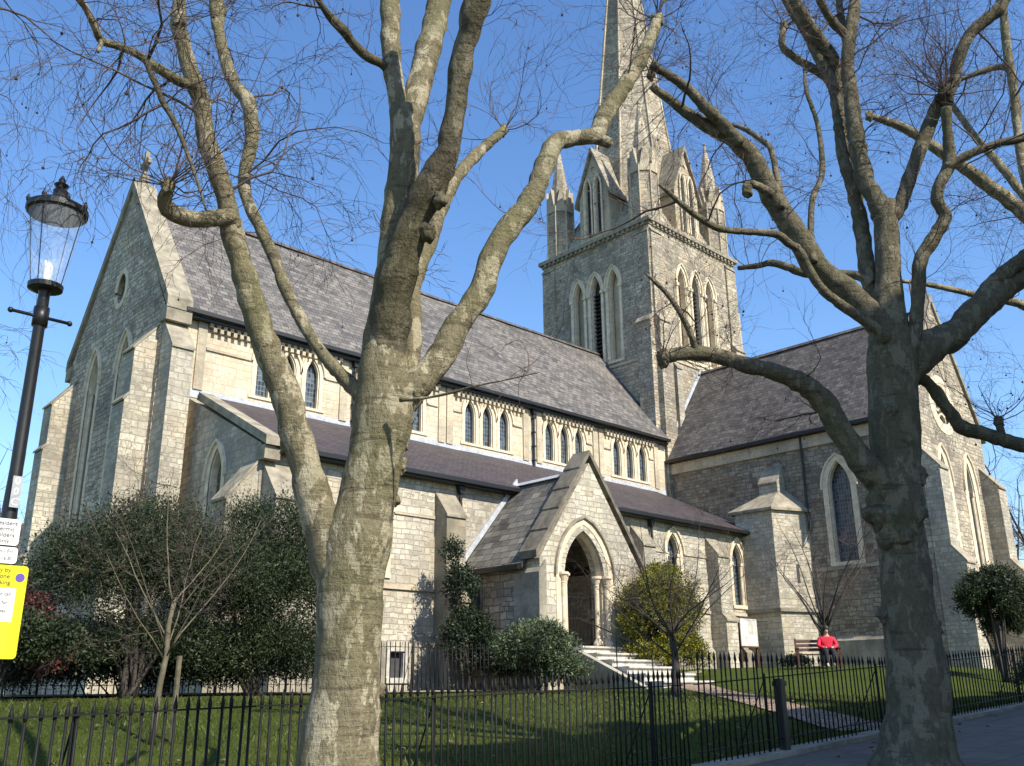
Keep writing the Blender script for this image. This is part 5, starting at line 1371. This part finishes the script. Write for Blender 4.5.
for s in (-1, 1):
    i = len(jv); jv += [(px + s * .22, -.08, .94), (px + s * .31, .03, .70), (px + s * .14, .22, .64)]; je += [(2, i), (i, i + 1), (i + 1, i + 2)]; jr += [.095, .075, .06]
skin("jacket", jv, je, jr, REDC, PE)
qv = [(px, -.05, .53)]; qe = []; qr = [(.19, .13)]
for s in (-1, 1):
    i = len(qv); qv += [(px + s * .11, .02, .53), (px + s * .12, .41, .545), (px + s * .12, .44, .12)]; qe += [(0, i), (i, i + 1), (i + 1, i + 2)]; qr += [.105, .085, .062]
skin("trousers", qv, qe, qr, TROU, PE)
for s in (-1, 1):
    MB().ball((px + s * .12, .5, .05), .06, 8, (.8, 1.9, .85)).build("shoe", SHOE, PE, local=True, uv=False, smooth=True)
MB().ball((px, -.02, 1.275), .135, 10, (.9, 1.0, 1.05)).build("hair", HAIR, PE, local=True, uv=False, smooth=True)
fc = MB(); fc.ball((px, .05, 1.215), .075, 10, (.9, .8, 1.15)); fc.ball((px, .09, 1.23), .018, 6, (.8, 1, 1.3)); fc.build("face", SKIN, PE, local=True, uv=False, smooth=True)
for s in (-1, 1): MB().ball((px + s * .028, .083, 1.255), .009, 5).build("eye", HAIR, PE, local=True, uv=False)

# white noticeboard on the aisle wall
NBD = thing("noticeboard", "white noticeboard on two posts before the aisle wall beside the stair turret", "noticeboard", (37.4, 23.9, 2.3))
MB().box(36.75, 38.1, 23.86, 23.9, 3.3, 4.5).build("panel", mat_plain("notice_white", (.5, .5, .47), .6, var=.12, nsc=3), NBD, uv=False)
for k, (xa, xb, za, zb) in enumerate(((36.85, 37.3, 3.7, 4.4), (37.42, 37.75, 3.85, 4.35), (37.4, 37.95, 3.38, 3.75))): MB().box(xa, xb, 23.853, 23.858, za, zb).build("notice_sheet", (PLW, STEPM, PLW)[k], NBD, uv=False)
for z in (4.5, 3.23): MB().box(36.7, 38.15, 23.84, 23.92, z, z + .07).build("frame", BENCHW, NBD, uv=False)
for x in (36.8, 38.05): MB().box(x - .04, x + .04, 23.91, 23.98, 2.2, 4.3).build("post", BENCHW, NBD, uv=False)

# ------------------------------------------------------------------ far things
def far_tree(label, u, v, h, H, seed, n=9):
    p = at(u, v, h); z = zg(p[0], p[1])
    fan_tree(label, (p[0], p[1], z), H, .22, .55, n, DBARK, TWIG, seed, group="bare trees in the distance", trunkf=.3, tl=.5, tr=.025, lev=2, name="bare_tree")
far_tree("distant bare tree left of the church behind the street lamp", 8, 640, 62, 19, 81)
far_tree("distant bare tree beside the north-west buttress", 34, 640, 75, 15, 83)
far_tree("distant bare tree at the right edge behind the transept", 1030, 640, 70, 14, 85)
far_tree("distant bare tree further right behind the transept", 1060, 640, 60, 17, 87)
fh = at(26, 600, 80); FHs = thing("distant_house", "pale rendered house far behind the west end of the church", "house", (fh[0], fh[1], 1.5))
REND = mat_plain("pale_render", (.62, .60, .56), .85, var=.1, nsc=1)
hc = MB(); hF2 = lambda s, z, o: (s, fh[1] - o, z)
for x in (-3.5, -1.2, 1.1, 3.4):
    for z in (3.5, 7.0, 10.2):
        window(hF2, [(fh[0] + x - .55, z), (fh[0] + x - .55, z + 1.7), (fh[0] + x + .55, z + 1.7), (fh[0] + x + .55, z)], hc, rec=.15, frame=.08, hood=False, mat=STEPM, parent=FHs)
MB().box(fh[0] - 5, fh[0] + 5, fh[1], fh[1] + 8, 0, 13).build("wall", REND, FHs, cut=hc)
MB().prism([(fh[0] - 5.3, 12.9), (fh[0], 16.0), (fh[0] + 5.3, 12.9)], 'y', fh[1] - .3, fh[1] + 8.3).build("roof", SLATET, FHs)
